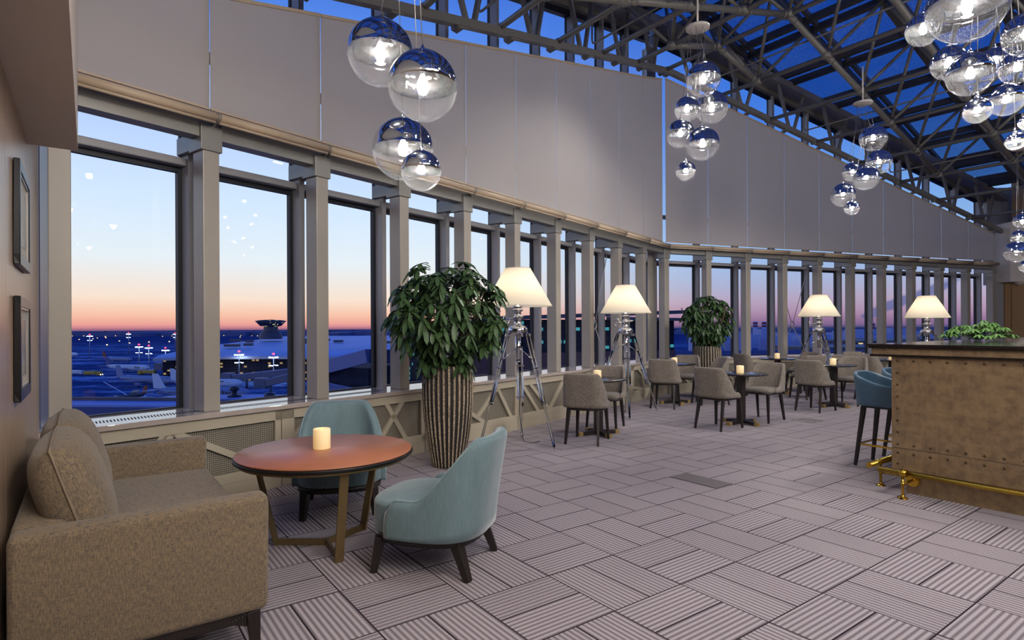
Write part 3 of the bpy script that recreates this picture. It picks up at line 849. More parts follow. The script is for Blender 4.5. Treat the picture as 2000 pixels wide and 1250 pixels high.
def outline(w, h, n=12):
    pts = []
    for k in range(4 * n):
        s_ = k / n; side = int(s_); f = -1 + 2 * (s_ - side)
        u, v = [(f, -1), (1, f), (-f, 1), (-1, -f)][side]
        kk = 1 - 0.045 * u * u * v * v
        pts.append((0, u * w / 2 * kk, v * h / 2 * kk))
    return pts
so = thing('sofa', 'two-seat brown tweed sofa with loose back cushions against the wood wall', 'sofa', ab(-2.65, -0.235), AB)
# local x = depth (front +x), local y = away along the wall
def arm(y0, y1):
    m = rbox((0.0, y0, 0.17), (0.86, y1, 0.66), 0.03, 4)
    m.v = [(x + (0.012 if x > .4 else 0) * max(0, (z - .3)) , y, z - 0.012 * (1 - x / .86) * (z > .5)) for x, y, z in m.v]
    return m
arm(0.0, 0.13).build('armrest', M_tweed, so); arm(1.65, 1.78).build('armrest', M_tweed, so)
rbox((0.0, 0.115, 0.17), (0.17, 1.665, 0.655), 0.03).build('backrest', M_tweed, so)
rbox((0.10, 0.12, 0.175), (0.845, 1.66, 0.30), 0.015).build('seat_base', M_tweed, so)
rbox((0.12, 0.135, 0.29), (0.87, 1.645, 0.465), 0.035, 5).build('seat_cushion', M_tweed, so)
for k in range(2):
    yc = 0.135 + 0.3775 + k * 0.755
    w_, h_ = 0.77, 0.50
    r_ = pillow(w_, h_, 0.25).build('back_cushion', M_tweed, so)
    r_.location = (0.185, yc, 0.685); r_.rotation_euler = (0, -0.30, 0)
    pp = MB(); pp.path(outline(w_, h_), 0.0055, 6, closed=True); q = pp.build('piping', M_sofapip, r_)
m = MB(); m.b2((0.05, 0.03, 0.125), (0.81, 0.065, 0.17)); m.b2((0.05, 1.715, 0.125), (0.81, 1.75, 0.17)); m.b2((0.775, 0.03, 0.125), (0.81, 1.75, 0.17)); m.b2((0.05, 0.03, 0.125), (0.085, 1.75, 0.17))
m.build('base_frame', M_dwood, so, bevel=0.004)
for lx, ly in ((0.80, 0.045), (0.80, 1.735), (0.07, 0.045), (0.07, 1.735)):
    m = MB(); sx = 1 if lx > .4 else -1; sy = -1 if ly < 1 else 1
    m.bar((lx + .012 * sx, ly, 0.0), (lx, ly, 0.17), 0.036, 0.036, 0.056, 0.056)
    # curved knee blending into the frame
    for j in range(5):
        m.box((lx - sx * (0.03 + 0.012 * j), ly, 0.135 - 0.0 * j), (0.014, 0.034, 0.055 - 0.009 * j))
    m.build('leg', M_dwood, so, bevel=0.004)

# ------------------------------------------------------------------ upholstered shell chairs
def shell(hw, hd, e, u_end, z0, zside, zback, th, lean, taper, wing, n=56, mv=10, flat=0.35):
    """curved back shell. front is +x, back -x. u in [-1,1] sweeps round the rear"""
    m = MB(); cols = []
    for i in range(n + 1):
        u = -1 + 2 * i / n; ph = u * u_end                       # angle from straight back
        cx, cy = -cos(ph), sin(ph)
        r = (abs(cx) ** e + abs(cy) ** e) ** (-1.0 / e)
        px, py = cx * r * hd, cy * r * hw
        nx, ny = cx / hd, cy / hw
        if e > 2.01:
            nx, ny = math.copysign(abs(cx) ** (e - 1), cx) / hd, math.copysign(abs(cy) ** (e - 1), cy) / hw
        L = sqrt(nx * nx + ny * ny) or 1; nx /= L; ny /= L
        au = abs(u); f = min(1, max(0, (au - flat) / (wing - flat)))
        f = f * f * (3 - 2 * f)
        zt = zback + (zside - zback) * f
        # round the front tips
        tip = max(0, (au - 0.93) / 0.07); zt -= tip * tip * 0.05
        ring = []
        def pt(off, z):
            k = max(0.0, (z - z0) / (zback - z0)); kx = lean * k ** 1.4
            X = px - nx * off - kx * (1 if cx < 0 else max(0.0, 1 + cx * -1.4))
            Y = (py - ny * off) * (1 - taper * k ** 1.5)
            return (X, Y, z)
        for j in range(mv): ring.append(pt(-0.004 * sin(PI * j / mv), z0 + (zt - th * .5 - z0) * j / (mv - 1)))
        for j in range(1, 6):
            t_ = PI * j / 6; ring.append(pt(th / 2 - th / 2 * cos(t_), zt - th * .5 + th * .5 * sin(t_)))
        for j in range(mv): ring.append(pt(th, zt - th * .5 - (zt - th * .5 - z0) * j / (mv - 1)))
        cols.append(ring)
    R = len(cols[0]); vs = [p for c in cols for p in c]; fs = []
    for i in range(n):
        for j in range(R - 1):
            fs.append((i * R + j, (i + 1) * R + j, (i + 1) * R + j + 1, i * R + j + 1))
        fs.append((i * R + R - 1, (i + 1) * R + R - 1, (i + 1) * R, i * R))
    fs.append(tuple(range(R))); fs.append(tuple(n * R + j for j in reversed(range(R))))
    m.add(vs, fs, True)
    top = [(c[mv + 1][0], c[mv + 1][1], c[mv + 1][2] + 0.001) for c in cols]
    return m, top
def slab(hw, hd, e, z0, z1, rnd, crown=0.02, n=64, x0=0.0, front=1.0):
    m = MB(); prof = []
    K = 6
    prof = [(1 - rnd * 1.0, z0)] + [(1 - rnd * (1 - sin(PI / 2 * j / K)), z0 + rnd * .22 * (1 - cos(PI / 2 * j / K))) for j in range(1, K + 1)]
    prof += [(1 - rnd * (1 - cos(PI / 2 * j / K)), z1 - rnd * .22 * (1 - sin(PI / 2 * j / K))) for j in range(0, K + 1)]
    prof += [(q, z1 + crown * (1 - q * q)) for q in (0.75, 0.5, 0.25, 0.02)]
    vs = []
    for q, z in prof:
        for k in range(n):
            t_ = 2 * PI * k / n; cx, cy = cos(t_), sin(t_); r = (abs(cx) ** e + abs(cy) ** e) ** (-1.0 / e)
            vs.append((x0 + cx * r * hd * q * (front if cx > 0 else 1), cy * r * hw * q, z))
    fs = [(i * n + k, i * n + (k + 1) % n, (i + 1) * n + (k + 1) % n, (i + 1) * n + k) for i in range(len(prof) - 1) for k in range(n)]
    m.add(vs, fs, True); m.add(vs, [tuple(range(n - 1, -1, -1)), tuple(range((len(prof) - 1) * n, len(prof) * n))], True)
    return m
def legs(root, pts, ztop, name='leg', r0=0.022, r1=0.014, mat=None, sq=True):
    for (x0, y0, x1, y1) in pts:
        m = MB(); m.bar((x1, y1, 0), (x0, y0, ztop), r1 * 2, r1 * 2, r0 * 2, r0 * 2); m.build(name, mat or M_dwood, root, bevel=0.004)

def lounge_chair(loc, rz, label):
    r = thing('lounge_chair', label, 'armchair', loc, rz, 'blue velvet lounge chairs at the tan round table')
    slab(0.31, 0.315, 3.0, 0.225, 0.41, 0.12, 0.03, front=1.04).build('seat', M_velvet, r)
    m, top = shell(0.345, 0.335, 2.9, 2.05, 0.225, 0.435, 0.775, 0.075, 0.085, 0.12, 0.80, flat=0.31)
    m.build('backrest', M_velvet, r)
    m = MB(); m.path([(0.33 * (1 if True else 0), 0, 0)] * 0 + top, 0.004, 6); m.build('piping', M_bluepip, r)
    m = MB()
    pts = []
    n_ = 40
    for k in range(n_):
        t_ = 2 * PI * k / n_; cx, cy = cos(t_), sin(t_); q = (abs(cx) ** 3 + abs(cy) ** 3) ** (-1 / 3); pts.append((cx * q * 0.30, cy * q * 0.305))
    m.prism(pts, 0.185, 0.226, True); m.build('base_frame', M_dwood, r)
    legs(r, [(0.235, 0.235, 0.27, 0.255), (0.235, -0.235, 0.27, -0.255), (-0.215, 0.215, -0.29, 0.235), (-0.215, -0.215, -0.29, -0.235)], 0.20, r0=0.030, r1=0.019)
    return r
lounge_chair((-0.455, 3.465, 0), math.atan2(0.28, -0.96), 'blue velvet lounge chair in front, seen from the side with its back to the right')
lounge_chair((-1.325, 4.50, 0), math.atan2(-0.963, 0.27), 'blue velvet lounge chair behind the tan table, facing the camera')

def dining_proto(loc, rz, label):
    r = thing('dining_chair', label, 'chair', loc, rz, 'grey upholstered chairs at the small dark tables')
    slab(0.225, 0.245, 4.0, 0.425, 0.475, 0.10, 0.015).build('seat', M_greyfab, r)
    m, top = shell(0.262, 0.262, 4.2, 1.95, 0.43, 0.50, 0.835, 0.045, 0.06, 0.09, 0.82, flat=0.40)
    m.build('backrest', M_greyfab, r)
    m = MB(); pts = []
    for k in range(32):
        t_ = 2 * PI * k / 32; cx, cy = cos(t_), sin(t_); q = (abs(cx) ** 4 + abs(cy) ** 4) ** (-1 / 4); pts.append((cx * q * 0.245, cy * q * 0.225))
    m.prism(pts, 0.400, 0.43, True); m.build('seat_frame', M_dwood, r)
    legs(r, [(0.20, 0.175, 0.235, 0.20), (0.20, -0.175, 0.235, -0.20), (-0.19, 0.175, -0.275, 0.195), (-0.19, -0.175, -0.275, -0.195)], 0.41, r0=0.021, r1=0.013)
    return r
CH = [((0.905, 7.06), (0.38, 0.925), 'grey chair in front of the nearest small dark table, back to the camera'),
      ((1.26, 7.95), (-0.38, -0.925), 'grey chair behind the nearest small dark table, facing the camera'),
      ((2.62, 10.04), (0.42, 0.90), 'grey chair with its back to the camera at the table left of the farther planter'),
      ((3.28, 11.05), (-0.35, -0.93), 'grey chair facing the camera just left of the farther planter'),
      ((3.50, 10.42), (-1.0, -0.12), 'grey chair seen side-on just in front of the farther planter'),
      ((2.81, 7.96), (0.78, 0.62), 'grey chair with its back to the camera at the middle table, left side'),
      ((3.66, 8.58), (-0.75, -0.66), 'grey chair on the right side of the middle table, facing left'),
      ((4.95, 9.56), (0.80, 0.58), 'grey chair, back to the camera, at the table before the third lamp'),
      ((5.92, 10.30), (-0.72, -0.70), 'grey chair facing the camera just left of the bar stool'),
      ((4.85, 11.90), (0.95, 0.30), 'grey chair on the left of the far table by the window'),
      ((6.05, 12.25), (-0.92, -0.32), 'grey chair on the right of the far table by the window'),
      ((5.62, 11.18), (-0.15, 1.0), 'grey chair, back to the camera, just before the far table by the window'),
      ((6.74, 10.92), (0.90, 0.42), 'grey chair with its back to the camera just above the blue bar stool'),
      ((7.20, 12.10), (0.1, -1.0), 'grey chair at the far right table, mostly hidden behind another chair')]
proto = None
for (x_, y_), (fx, fy), lab in CH:
    rz = math.atan2(fy, fx)
    if proto is None: proto = dining_proto((x_, y_, 0), rz, lab)
    else: copy_thing(proto, (x_, y_, 0), rz, lab)

# ------------------------------------------------------------------ dark bistro tables and candles
def bistro(loc, rz, label):
    r = thing('bistro_table', label, 'table', loc, rz, 'small round dark tables')
    m = MB(); m.lathe([(0.001, 0.69), (0.33, 0.69), (0.355, 0.70), (0.362, 0.708), (0.36, 0.715), (0.355, 0.717), (0.001, 0.717)], 56); m.build('tabletop', M_dtop, r)
    m = MB(); m.b2((-0.045, -0.045, 0.05), (0.045, 0.045, 0.68)); m.box((0, 0, 0.683), (0.22, 0.22, 0.012)); m.build('pedestal', M_dwood, r, bevel=0.004)
    m = MB()
    for k in range(4):
        a = k * PI / 2; m.bar((0.03 * cos(a), 0.03 * sin(a), 0.045), (0.255 * cos(a), 0.255 * sin(a), 0.026), 0.065, 0.05, 0.06, 0.036)
    m.build('cross_base', M_dwood, r)
    for k in range(4):
        a = k * PI / 2; m = MB(); m.bar((0.232 * cos(a), 0.232 * sin(a), 0.0265), (0.285 * cos(a), 0.285 * sin(a), 0.0245), 0.068, 0.048); m.build('brass_foot', M_brasscap, r)
    return r
def candle(loc, rad, h, label):
    r = thing('candle', label, 'candle', loc, 0.0, 'cream pillar candles on the tables')
    m = MB(); m.lathe([(rad * .2, 0.0), (rad * .94, 0.0), (rad, 0.004), (rad, h - 0.006), (rad * .95, h), (rad * .85, h - 0.004), (rad * .5, h - 0.016), (0.001, h - 0.018)], 36); m.build('wax_body', M_wax, r)
    m = MB(); m.lathe([(0.001, h - .017), (0.008, h - .014), (0.007, h - 0.004), (0.001, h + 0.006)], 12); m.build('flame', M_flame, r)
    l = lamp('candle_light', 'POINT', (0, 0, h * .45), 0.0, (1, .6, .25), 0.02)
    bpy.data.objects.remove(l)
    return r
TB = [((1.10, 7.50), 0.35, 'nearest small dark round table, beside the lamps', 'pillar candle on the nearest small dark table'),
      ((2.93, 10.55), 0.2, 'small dark round table in front of the farther planter, left', 'pillar candle on the dark table left of the farther planter'),
      ((3.23, 8.28), 0.55, 'middle small dark round table, between two grey chairs', 'pillar candle on the middle dark table'),
      ((5.50, 10.03), 0.4, 'small dark round table in front of the third lamp', 'pillar candle on the dark table in front of the third lamp'),
      ((5.48, 12.10), 0.3, 'far small dark round table by the window', 'pillar candle on the far table by the window'),
      ((7.42, 11.45), 0.3, 'small dark round table partly hidden behind the bar', 'pillar candle just above the bar stool, beside the bar')]
tp = None
for (x_, y_), rz, lab, cl_ in TB:
    if tp is None: tp = bistro((x_, y_, 0), rz, lab)
    else: copy_thing(tp, (x_, y_, 0), rz, lab)
    candle((x_ - 0.01, y_ + 0.0, 0.717), 0.05, 0.105, cl_)

# ------------------------------------------------------------------ tan leather table
tc = (-1.181, 3.715)
tt = thing('coffee_table', 'round tan leather table on a bronze tripod frame beside the sofa', 'table', (tc[0], tc[1], 0), 0.0)
m = MB(); m.lathe([(0.001, 0.592), (0.525, 0.592), (0.532, 0.596), (0.534, 0.601), (0.53, 0.606), (0.001, 0.607)], 80); m.build('leather_top', M_leather, tt)
m = MB(); m.lathe([(0.49, 0.572), (0.532, 0.573), (0.541, 0.578), (0.536, 0.584), (0.542, 0.590), (0.534, 0.5935), (0.49, 0.5935)], 80); m.build('black_edge', M_black, tt)
m = MB(); m.lathe([(0.001, 0.552), (0.50, 0.552), (0.516, 0.556), (0.518, 0.573), (0.001, 0.573)], 80); m.build('under_ring', M_bronze, tt)
angs = [math.atan2(3.72 - tc[1], -1.501 - tc[0]), math.atan2(3.439 - tc[1], -1.021 - tc[0]), math.atan2(3.988 - tc[1], -1.023 - tc[0])]
for a in angs:
    m = MB(); c_, s_ = cos(a), sin(a); R0, R1 = 0.318, 0.455
    m.bar((R0 * c_, R0 * s_, 0.004), (R1 * c_, R1 * s_, 0.554), 0.052, 0.016, up=(c_, s_, 0.2)); 
    m.bar((0.0, 0.0, 0.0205), ((R0 + .012) * c_, (R0 + .012) * s_, 0.0205), 0.016, 0.041)
    m.build('leg', M_bronze, tt, bevel=0.0015)
candle((-1.215, 3.735, 0.607), 0.053, 0.128, 'largest pillar candle, on the tan leather table')

# ------------------------------------------------------------------ planters
def leaflet(m, base, d, L, w, droop):
    d = Vector(d).normalized(); side = d.cross(Vector((0, 0, 1)))
    side = side.normalized() if side.length > 1e-3 else Vector((1, 0, 0)); nrm = side.cross(d)
    prof = [(0.0, 0.06), (0.22, 0.5), (0.55, 1.0), (0.85, 0.75), (1.0, 0.05)]
    vs = []
    for t_, q in prof:
        c = Vector(base) + d * (L * t_) + Vector((0, 0, -droop * L * t_ * t_))
        vs += [c - side * (w * q / 2) + nrm * (0.12 * w), c, c + side * (w * q / 2) + nrm * (0.12 * w)]
    fs = []
    for i in range(4):
        for j in range(2): fs.append((i * 3 + j, i * 3 + j + 1, i * 3 + j + 4, i * 3 + j + 3))
    m.add(vs, fs, True)
def foliage(rng, nw, rx, rz, zc, leafL, lw, nl=7, edge=0.55):
    m = MB(); st = MB()
    for k in range(nw):
        while True:
            p = Vector((rng.uniform(-1, 1), rng.uniform(-1, 1), rng.uniform(-1, 1)))
            if edge < p.length < 1: break
        taperf = 1.0 if p.z > -0.2 else (1.0 + (p.z + 0.2) * 0.55)
        c = Vector((p.x * rx * taperf, p.y * rx * taperf, zc + p.z * rz))
        out = Vector((p.x * .8, p.y * .8, p.z * 0.3 + 0.55)).normalized()
        a0 = rng.uniform(0, 2 * PI); q = out.to_track_quat('Z', 'Y').to_matrix(); n_ = nl + rng.choice([-1, 0, 1])
        for j in range(n_):
            a = a0 + 2 * PI * j / n_; d = q @ Vector((cos(a), sin(a), 0.10)); d.z -= rng.uniform(0.0, 0.32)
            leaflet(m, c, d, leafL * rng.uniform(.75, 1.15), lw * rng.uniform(.8, 1.1), rng.uniform(.2, .6))
    return m
def planter(loc, label, seed, nw=230, scale=1.0, zh=0.60, zc=1.47, rx=0.60):
    rng = random.Random(seed)
    r = thing('potted_plant', label, 'potted plant', loc, 0.0, 'umbrella plants in tall ribbed planters')
    m = MB(); prof = [(0.12, 0.0), (0.155, 0.0), (0.162, 0.03), (0.185, 0.15), (0.215, 0.32), (0.238, 0.5), (0.248, 0.65), (0.251, 0.8), (0.248, 0.92), (0.243, 0.985), (0.235, 1.0), (0.215, 1.0), (0.212, 0.95), (0.2, 0.93)]
    m.lathe(prof, 300, fn=lambda q, a, z: q + (0.0055 * sin(30 * a + 0.5 * sin(z * 5)) if z < 0.985 else 0))
    m.build('planter', M_pot, r)
    m = MB(); m.lathe([(0.001, 0.94), (0.15, 0.945), (0.208, 0.935)], 32); m.build('soil', M_soil, r)
    m = foliage(rng, nw, rx, zh, zc, 0.128, 0.052); m.build('foliage', M_leafd, r)
    m = MB()
    for k in range(9):
        a = rng.uniform(0, 2 * PI); q = rng.uniform(.15, .42)
        m.path([(0.05 * cos(a), 0.05 * sin(a), .92), (0.10 * cos(a), .10 * sin(a), 1.15), (q * cos(a), q * sin(a), 1.45), (q * 1.25 * cos(a), q * 1.25 * sin(a), 1.75)], 0.010, 6)
    m.build('stem', M_stem, r)
    return r
planter((-0.645, 5.86, 0), 'umbrella plant in a tall ribbed dark planter, nearest the camera', 3, nw=300, rx=0.60)
planter((3.80, 11.40, 0), 'umbrella plant in a tall ribbed dark planter, farther away by the bend', 8, nw=230, rx=0.47, zh=0.50, zc=1.48)

# ------------------------------------------------------------------ tripod floor lamps
def tripod(loc, rz, R, label, drop=0.0, flip=1):
    r = thing('floor_lamp', label, 'floor lamp', loc, rz, 'clear tripod floor lamps with cream shades')
    z = lambda q: q - drop
    m = MB(); N_ = 64
    m.lathe([(0.398, z(1.625)), (0.150, z(2.062))], N_)
    k_ = len(m.f); m.f = [f for f in m.f if len(f) == 4]; m.sm = m.sm[:len(m.f)]; m.mi = m.mi[:len(m.f)]
    sh_ = m.build('lamp_shade', M_shade, r)
    m = MB(); m.path([(0.398 * cos(t_), 0.398 * sin(t_), z(1.625)) for t_ in [2 * PI * k / 64 for k in range(64)]], 0.004, 6, closed=True); m.build('bottom_trim', M_shade, sh_)
    m = MB(); m.path([(0.150 * cos(t_), 0.150 * sin(t_), z(2.062)) for t_ in [2 * PI * k / 40 for k in range(40)]], 0.004, 6, closed=True); m.build('top_trim', M_shade, sh_)
    m = MB(); m.lathe([(0.001, z(1.70)), (0.03, z(1.71)), (0.045, z(1.76)), (0.04, z(1.80)), (0.018, z(1.84)), (0.001, z(1.845))], 20); m.build('bulb', M_bulbw, r)
    m = MB(); m.lathe([(0.001, z(1.66)), (0.016, z(1.66)), (0.016, z(1.70)), (0.001, z(1.705))], 16); m.tube((0, 0, z(1.845)), (0, 0, z(2.04)), 0.004, 6)
    for k in range(3):
        a = 2 * PI * k / 3; m.tube((0, 0, z(2.035)), (0.15 * cos(a), 0.15 * sin(a), z(2.05)), 0.003, 6)
    m.build('shade_carrier', M_chrome, r)
    m = MB()
    m.lathe([(0.03, z(1.30)), (0.10, z(1.305)), (0.115, z(1.33)), (0.112, z(1.36)), (0.095, z(1.385)), (0.06, z(1.40)), (0.045, z(1.41)), (0.042, z(1.47)), (0.055, z(1.48)), (0.055, z(1.50)), (0.04, z(1.51)), (0.038, z(1.56)), (0.058, z(1.565)), (0.058, z(1.585)), (0.03, z(1.60)), (0.062, z(1.612)), (0.05, z(1.625)), (0.02, z(1.63)), (0.016, z(1.66))], 32)
    m.tube((0, 0, z(0.98)), (0, 0, z(1.30)), 0.032, 18); m.lathe([(0.001, z(0.97)), (0.036, z(0.972)), (0.036, z(0.985)), (0.001, z(0.99))], 16)
    m.build('chrome_head', M_chrome, r)
    m = MB(); hx = flip * 0.165
    m.path([(hx, 0.06 * cos(t_) , z(1.475) + 0.062 * sin(t_)) for t_ in [2 * PI * k / 24 for k in range(24)]], 0.006, 8, closed=True)
    for k in range(3): m.tube((hx, 0, z(1.475)), (hx, 0.06 * cos(k * 2.094 + .4), z(1.475) + .06 * sin(k * 2.094 + .4)), 0.004, 6)
    m.tube((hx * 1.0, 0, z(1.475)), (0, 0, z(1.475)), 0.010, 10); m.build('hand_wheel', M_chrome, r)
    m = MB(); m.tube((0, 0.0, z(1.49)), (-flip * 0.07, -0.05, z(1.50)), 0.019, 16); m.lathe([(0.001, 0), (0.034, 0.004), (0.034, 0.02), (0.001, 0.024)], 16, (-flip * .075, -0.05, z(1.49))); m.build('clamp_knob', M_chrome, r)
    for k in range(3):
        a = 2 * PI * k / 3; c_, s_ = cos(a), sin(a); tx, ty = -s_, c_
        lg = MB()
        top = Vector((0.135 * c_, 0.135 * s_, z(1.30))); foot = Vector((R * c_, R * s_, 0.0))
        mid = top + (foot - top) * 0.62
        off = Vector((tx, ty, 0)) * 0.036
        for sg in (-1, 1):
            lg.tube(top + off * sg, mid + off * sg * 0.75, 0.011, 10)
        lg.tube(top + (mid - top) * 0.35, foot + Vector((0, 0, 0.03)) , 0.014, 10)
        lo_ = lg.build('leg', M_acryl, r)
        for f in (0.02, 0.30, 0.60):
            p = top + (foot - top) * f; hg = MB(); hg.bar(p - off * 1.5, p + off * 1.5, 0.020, 0.014); hg.build('clamp', M_chrome, lo_)
        hg = MB(); hg.bar((0.07 * c_, 0.07 * s_, z(1.325)), top, 0.05, 0.022); hg.build('hinge', M_chrome, lo_)
        p = top + (foot - top) * 0.24; hg = MB(); hg.tube((0.03 * c_, 0.03 * s_, z(1.13)), p, 0.006, 6); hg.build('strut', M_chrome, lo_)
        hg = MB(); hg.tube(foot, foot + Vector((-c_ * .015, -s_ * .015, 0.06)), 0.009, 10, 0.018); hg.build('foot_tip', M_chrome, lo_)
    m = MB(); m.path([(0.0, 0.0, z(0.98)), (0.015, 0.01, 0.7), (0.0, 0.03, 0.35), (0.03, 0.06, 0.04), (0.10, 0.16, 0.012), (0.1, 0.3, 0.012)], 0.004, 6); m.build('power_cable', M_cable, r)
    return r
tripod((0.07, 6.84, 0), math.atan2(6.561 - 6.84, 0.469 - 0.07), 0.485, 'nearest clear tripod floor lamp with a cream shade, beside the plant', flip=-1)
tripod((1.80, 9.28, 0), 0.42, 0.60, 'second clear tripod floor lamp from the left with a cream shade', drop=0.03, flip=-1)
tripod((6.28, 12.0, 0), 2.6, 0.66, 'third clear tripod floor lamp from the left with a cream shade', drop=0.05, flip=1)
tripod((8.35, 11.8, 0), 1.0, 0.68, 'farthest clear tripod floor lamp, seen above the bar corner', drop=0.09, flip=1)

# ------------------------------------------------------------------ bar
bar = thing('bar_counter', 'bronze leaf bar counter with black stone top at the right', 'bar counter', ab(0, 0), 0.0)
def abx(mb, a0, a1, b0, b1, z0, z1): wall_ab(mb, a0, a1, b0, b1, z0, z1)
def lpoly(o_):  # L-shaped outline in a,b with outset
    return [ab(-2.09 - o_[0], 5.37 - o_[1])[:2], ab(2.2, 5.37 - o_[1])[:2], ab(2.2, 6.1)[:2], ab(-1.35, 6.1)[:2], ab(-1.35, 10.2)[:2], ab(-2.09 - o_[0], 10.2)[:2]]
m = MB(); m.prism(lpoly((-0.08, -0.07)), 0.0, 0.18); m.build('toe_kick', M_leaf, bar)
# panels get their own local frame so the leaf squares follow the face
def facep(name, a0, a1, b, z0, z1, th=0.03):
    o_ = MB(); o_.b2((0, 0, 0), (a1 - a0, th, z1 - z0)); q = o_.build(name, M_leaf, bar, bevel=0.002)
    q.location = ab(a0, b + 0.0, z0); q.rotation_euler = (0, 0, AA); return q
facep('front_panel', -2.09, 2.2, 5.40, 0.375, 1.12, 0.03).location = ab(-2.09, 5.37, 0.375)
facep('lower_panel', -2.09, 2.2, 5.40, 0.18, 0.372, 0.03).location = ab(-2.09, 5.37, 0.18)
m = MB(); m.prism(lpoly((-0.003, -0.032)), 0.18, 1.12); m.build('bar_body', M_leaf, bar)
m = MB(); m.prism(lpoly((0.155, 0.025)), 1.118, 1.137); m.build('lower_black_slab', M_blackstone, bar)
m = MB(); m.prism(lpoly((0.145, 0.015)), 1.137, 1.186); m.build('fascia_band', M_leaf, bar)
m = MB(); m.prism(lpoly((0.165, 0.035)), 1.186, 1.203); m.prism(lpoly((0.172, 0.042)), 1.203, 1.222); m.build('stone_top', M_blackstone, bar, bevel=0.002)
riv = []
for k in range(26):
    riv.append((-2.045 + k * 0.115, 1.085))
    riv.append((-2.045 + k * 0.115, 0.405)); riv.append((-2.045 + k * 0.115, 0.335))
for k in range(6): riv.append((-2.045, 1.085 - 0.0971 * (k + 1)))
riv.append((-2.045, 0.245))
riv = [q for q in riv if q[0] < 1.0]
riv.sort(key=lambda q: q[0]); riv = riv[:96]
rm = None
for a_, z_ in riv:
    if rm is None:
        m = MB(); m.lathe([(0.011, 0.0), (0.010, 0.003), (0.006, 0.006), (0.001, 0.007)], 14)
        rm = m.build('rivet', pm('rivet_bronze', (92, 76, 54), 0.35, 0.8), bar); q = rm
    else:
        q = rm.copy(); COL.objects.link(q); q.parent = bar
    q.location = ab(a_, 5.3705, z_); q.rotation_euler = (PI / 2, 0, AA)
# flip rivets so they face out of the panel (towards -b)
for o_ in COL.objects:
    if o_.name.startswith('rivet'): o_.rotation_euler = (Vector((-B.x, -B.y, 0))).to_track_quat('Z', 'Y').to_euler()
# brass foot rails
def brasspost(m, a, b, zr, wall=None):
    x_, y_, _ = ab(a, b)
    m.lathe([(0.04, 0.0), (0.04, 0.004), (0.03, 0.01), (0.014, 0.022), (0.011, 0.03), (0.011, 0.10), (0.016, 0.102), (0.016, 0.13), (0.011, 0.132), (0.011, zr)], 18, (x_, y_, 0))
rail = None
m = MB(); m.tube(ab(-2.14, 5.235, 0.205), ab(2.2, 5.235, 0.205), 0.0235, 18); m.tube(ab(-1.985, 5.235, .205), ab(-1.93, 5.235, .205), 0.029, 18); rail = m.build('foot_rail', M_brass, bar)
for a_ in (-1.96, -0.45, 1.0):
    m = MB(); brasspost(m, a_, 5.235, 0.19)
    p = Vector(ab(a_, 5.235, 0.115)); q = Vector(ab(a_, 5.44, 0.115)); m.tube(p, q, 0.010, 12)
    d = (q - p).normalized(); m.tube(q - d * .03, q - d * .018, 0.045, 20); m.tube(q - d * .018, q, 0.052, 20)
    m.build('rail_post', M_brass, rail)
m = MB(); m.tube(ab(-2.235, 5.30, 0.205), ab(-2.235, 10.0, 0.205), 0.0235, 18); rail2 = m.build('foot_rail', M_brass, bar)
for b_ in (5.52, 7.0, 8.5):
    m = MB(); brasspost(m, -2.235, b_, 0.19)
    m.tube(ab(-2.235, b_, .115), ab(-2.02, b_, .115), 0.010, 12); m.build('rail_post', M_brass, rail2)

# stools
def stool(loc, rz, label):
    r = thing('bar_stool', label, 'bar stool', loc, rz, 'blue leather bar stools behind the bar corner')
    slab(0.215, 0.215, 3.0, 0.60, 0.69, 0.14, 0.02).build('seat', M_bleather, r)
    m, top = shell(0.245, 0.24, 3.0, 2.25, 0.60, 0.80, 0.925, 0.035, 0.035, -0.02, 0.95, flat=0.1, n=44); m.build('backrest', M_bleather, r)
    m = MB(); m.box((0, 0, 0.588), (0.34, 0.34, 0.025)); m.build('seat_frame', M_dwood, r)
    legs(r, [(0.155, 0.155, 0.20, 0.19), (0.155, -0.155, 0.20, -0.19), (-0.155, 0.155, -0.22, 0.19), (-0.155, -0.155, -0.22, -0.19)], 0.585, r0=0.021, r1=0.014)
    m = MB(); c4 = [(0.188, 0.178), (0.188, -0.178), (-0.20, -0.178), (-0.20, 0.178)]
    for k in range(4):
        p, q = c4[k], c4[(k + 1) % 4]; m.bar((p[0], p[1], 0.215), (q[0], q[1], 0.215), 0.012, 0.018)
    m.build('foot_ring', M_brass, r)
    return r
st = stool(ab(-2.49, 6.32), AA, 'blue leather bar stool nearest the camera, partly behind the bar')
copy_thing(st, ab(-2.50, 6.98), AA, 'farther blue leather bar stool, only its back edge showing beside the bar')

# small plant and tray on the counter
rng = random.Random(5)
pp = thing('counter_plant', 'small bright green leafy plant standing on the bar top', 'plant', ab(-1.93, 6.87, 1.222))
m = MB(); m.lathe([(0.001, 0), (0.06, 0.0), (0.075, 0.02), (0.085, 0.06), (0.08, 0.062), (0.07, 0.02), (0.001, 0.01)], 24); m.build('glass_bowl', M_globe, pp)
m = MB(); sm_ = MB()
for k in range(64):
    a = rng.uniform(0, 2 * PI); q = rng.uniform(.03, .27); h_ = 0.045 + 0.16 * (1 - (q / .29) ** 2) * rng.uniform(.4, 1.0)
    p = Vector((q * cos(a), q * sin(a), h_)); n_ = 6
    for j in range(n_):
        b_ = 2 * PI * j / n_ + a; d = Vector((cos(b_), sin(b_), -0.1)) + Vector((cos(a), sin(a), 0)) * .5; leaflet(m, p, d, 0.065, 0.024, 0.5)
    sm_.path([(0.02 * cos(a), .02 * sin(a), 0.02), (q * .5 * cos(a), q * .5 * sin(a), h_ * .8), tuple(p)], 0.0022, 5)
m.build('foliage', M_leafb, pp); sm_.build('stem', M_leafb, pp)
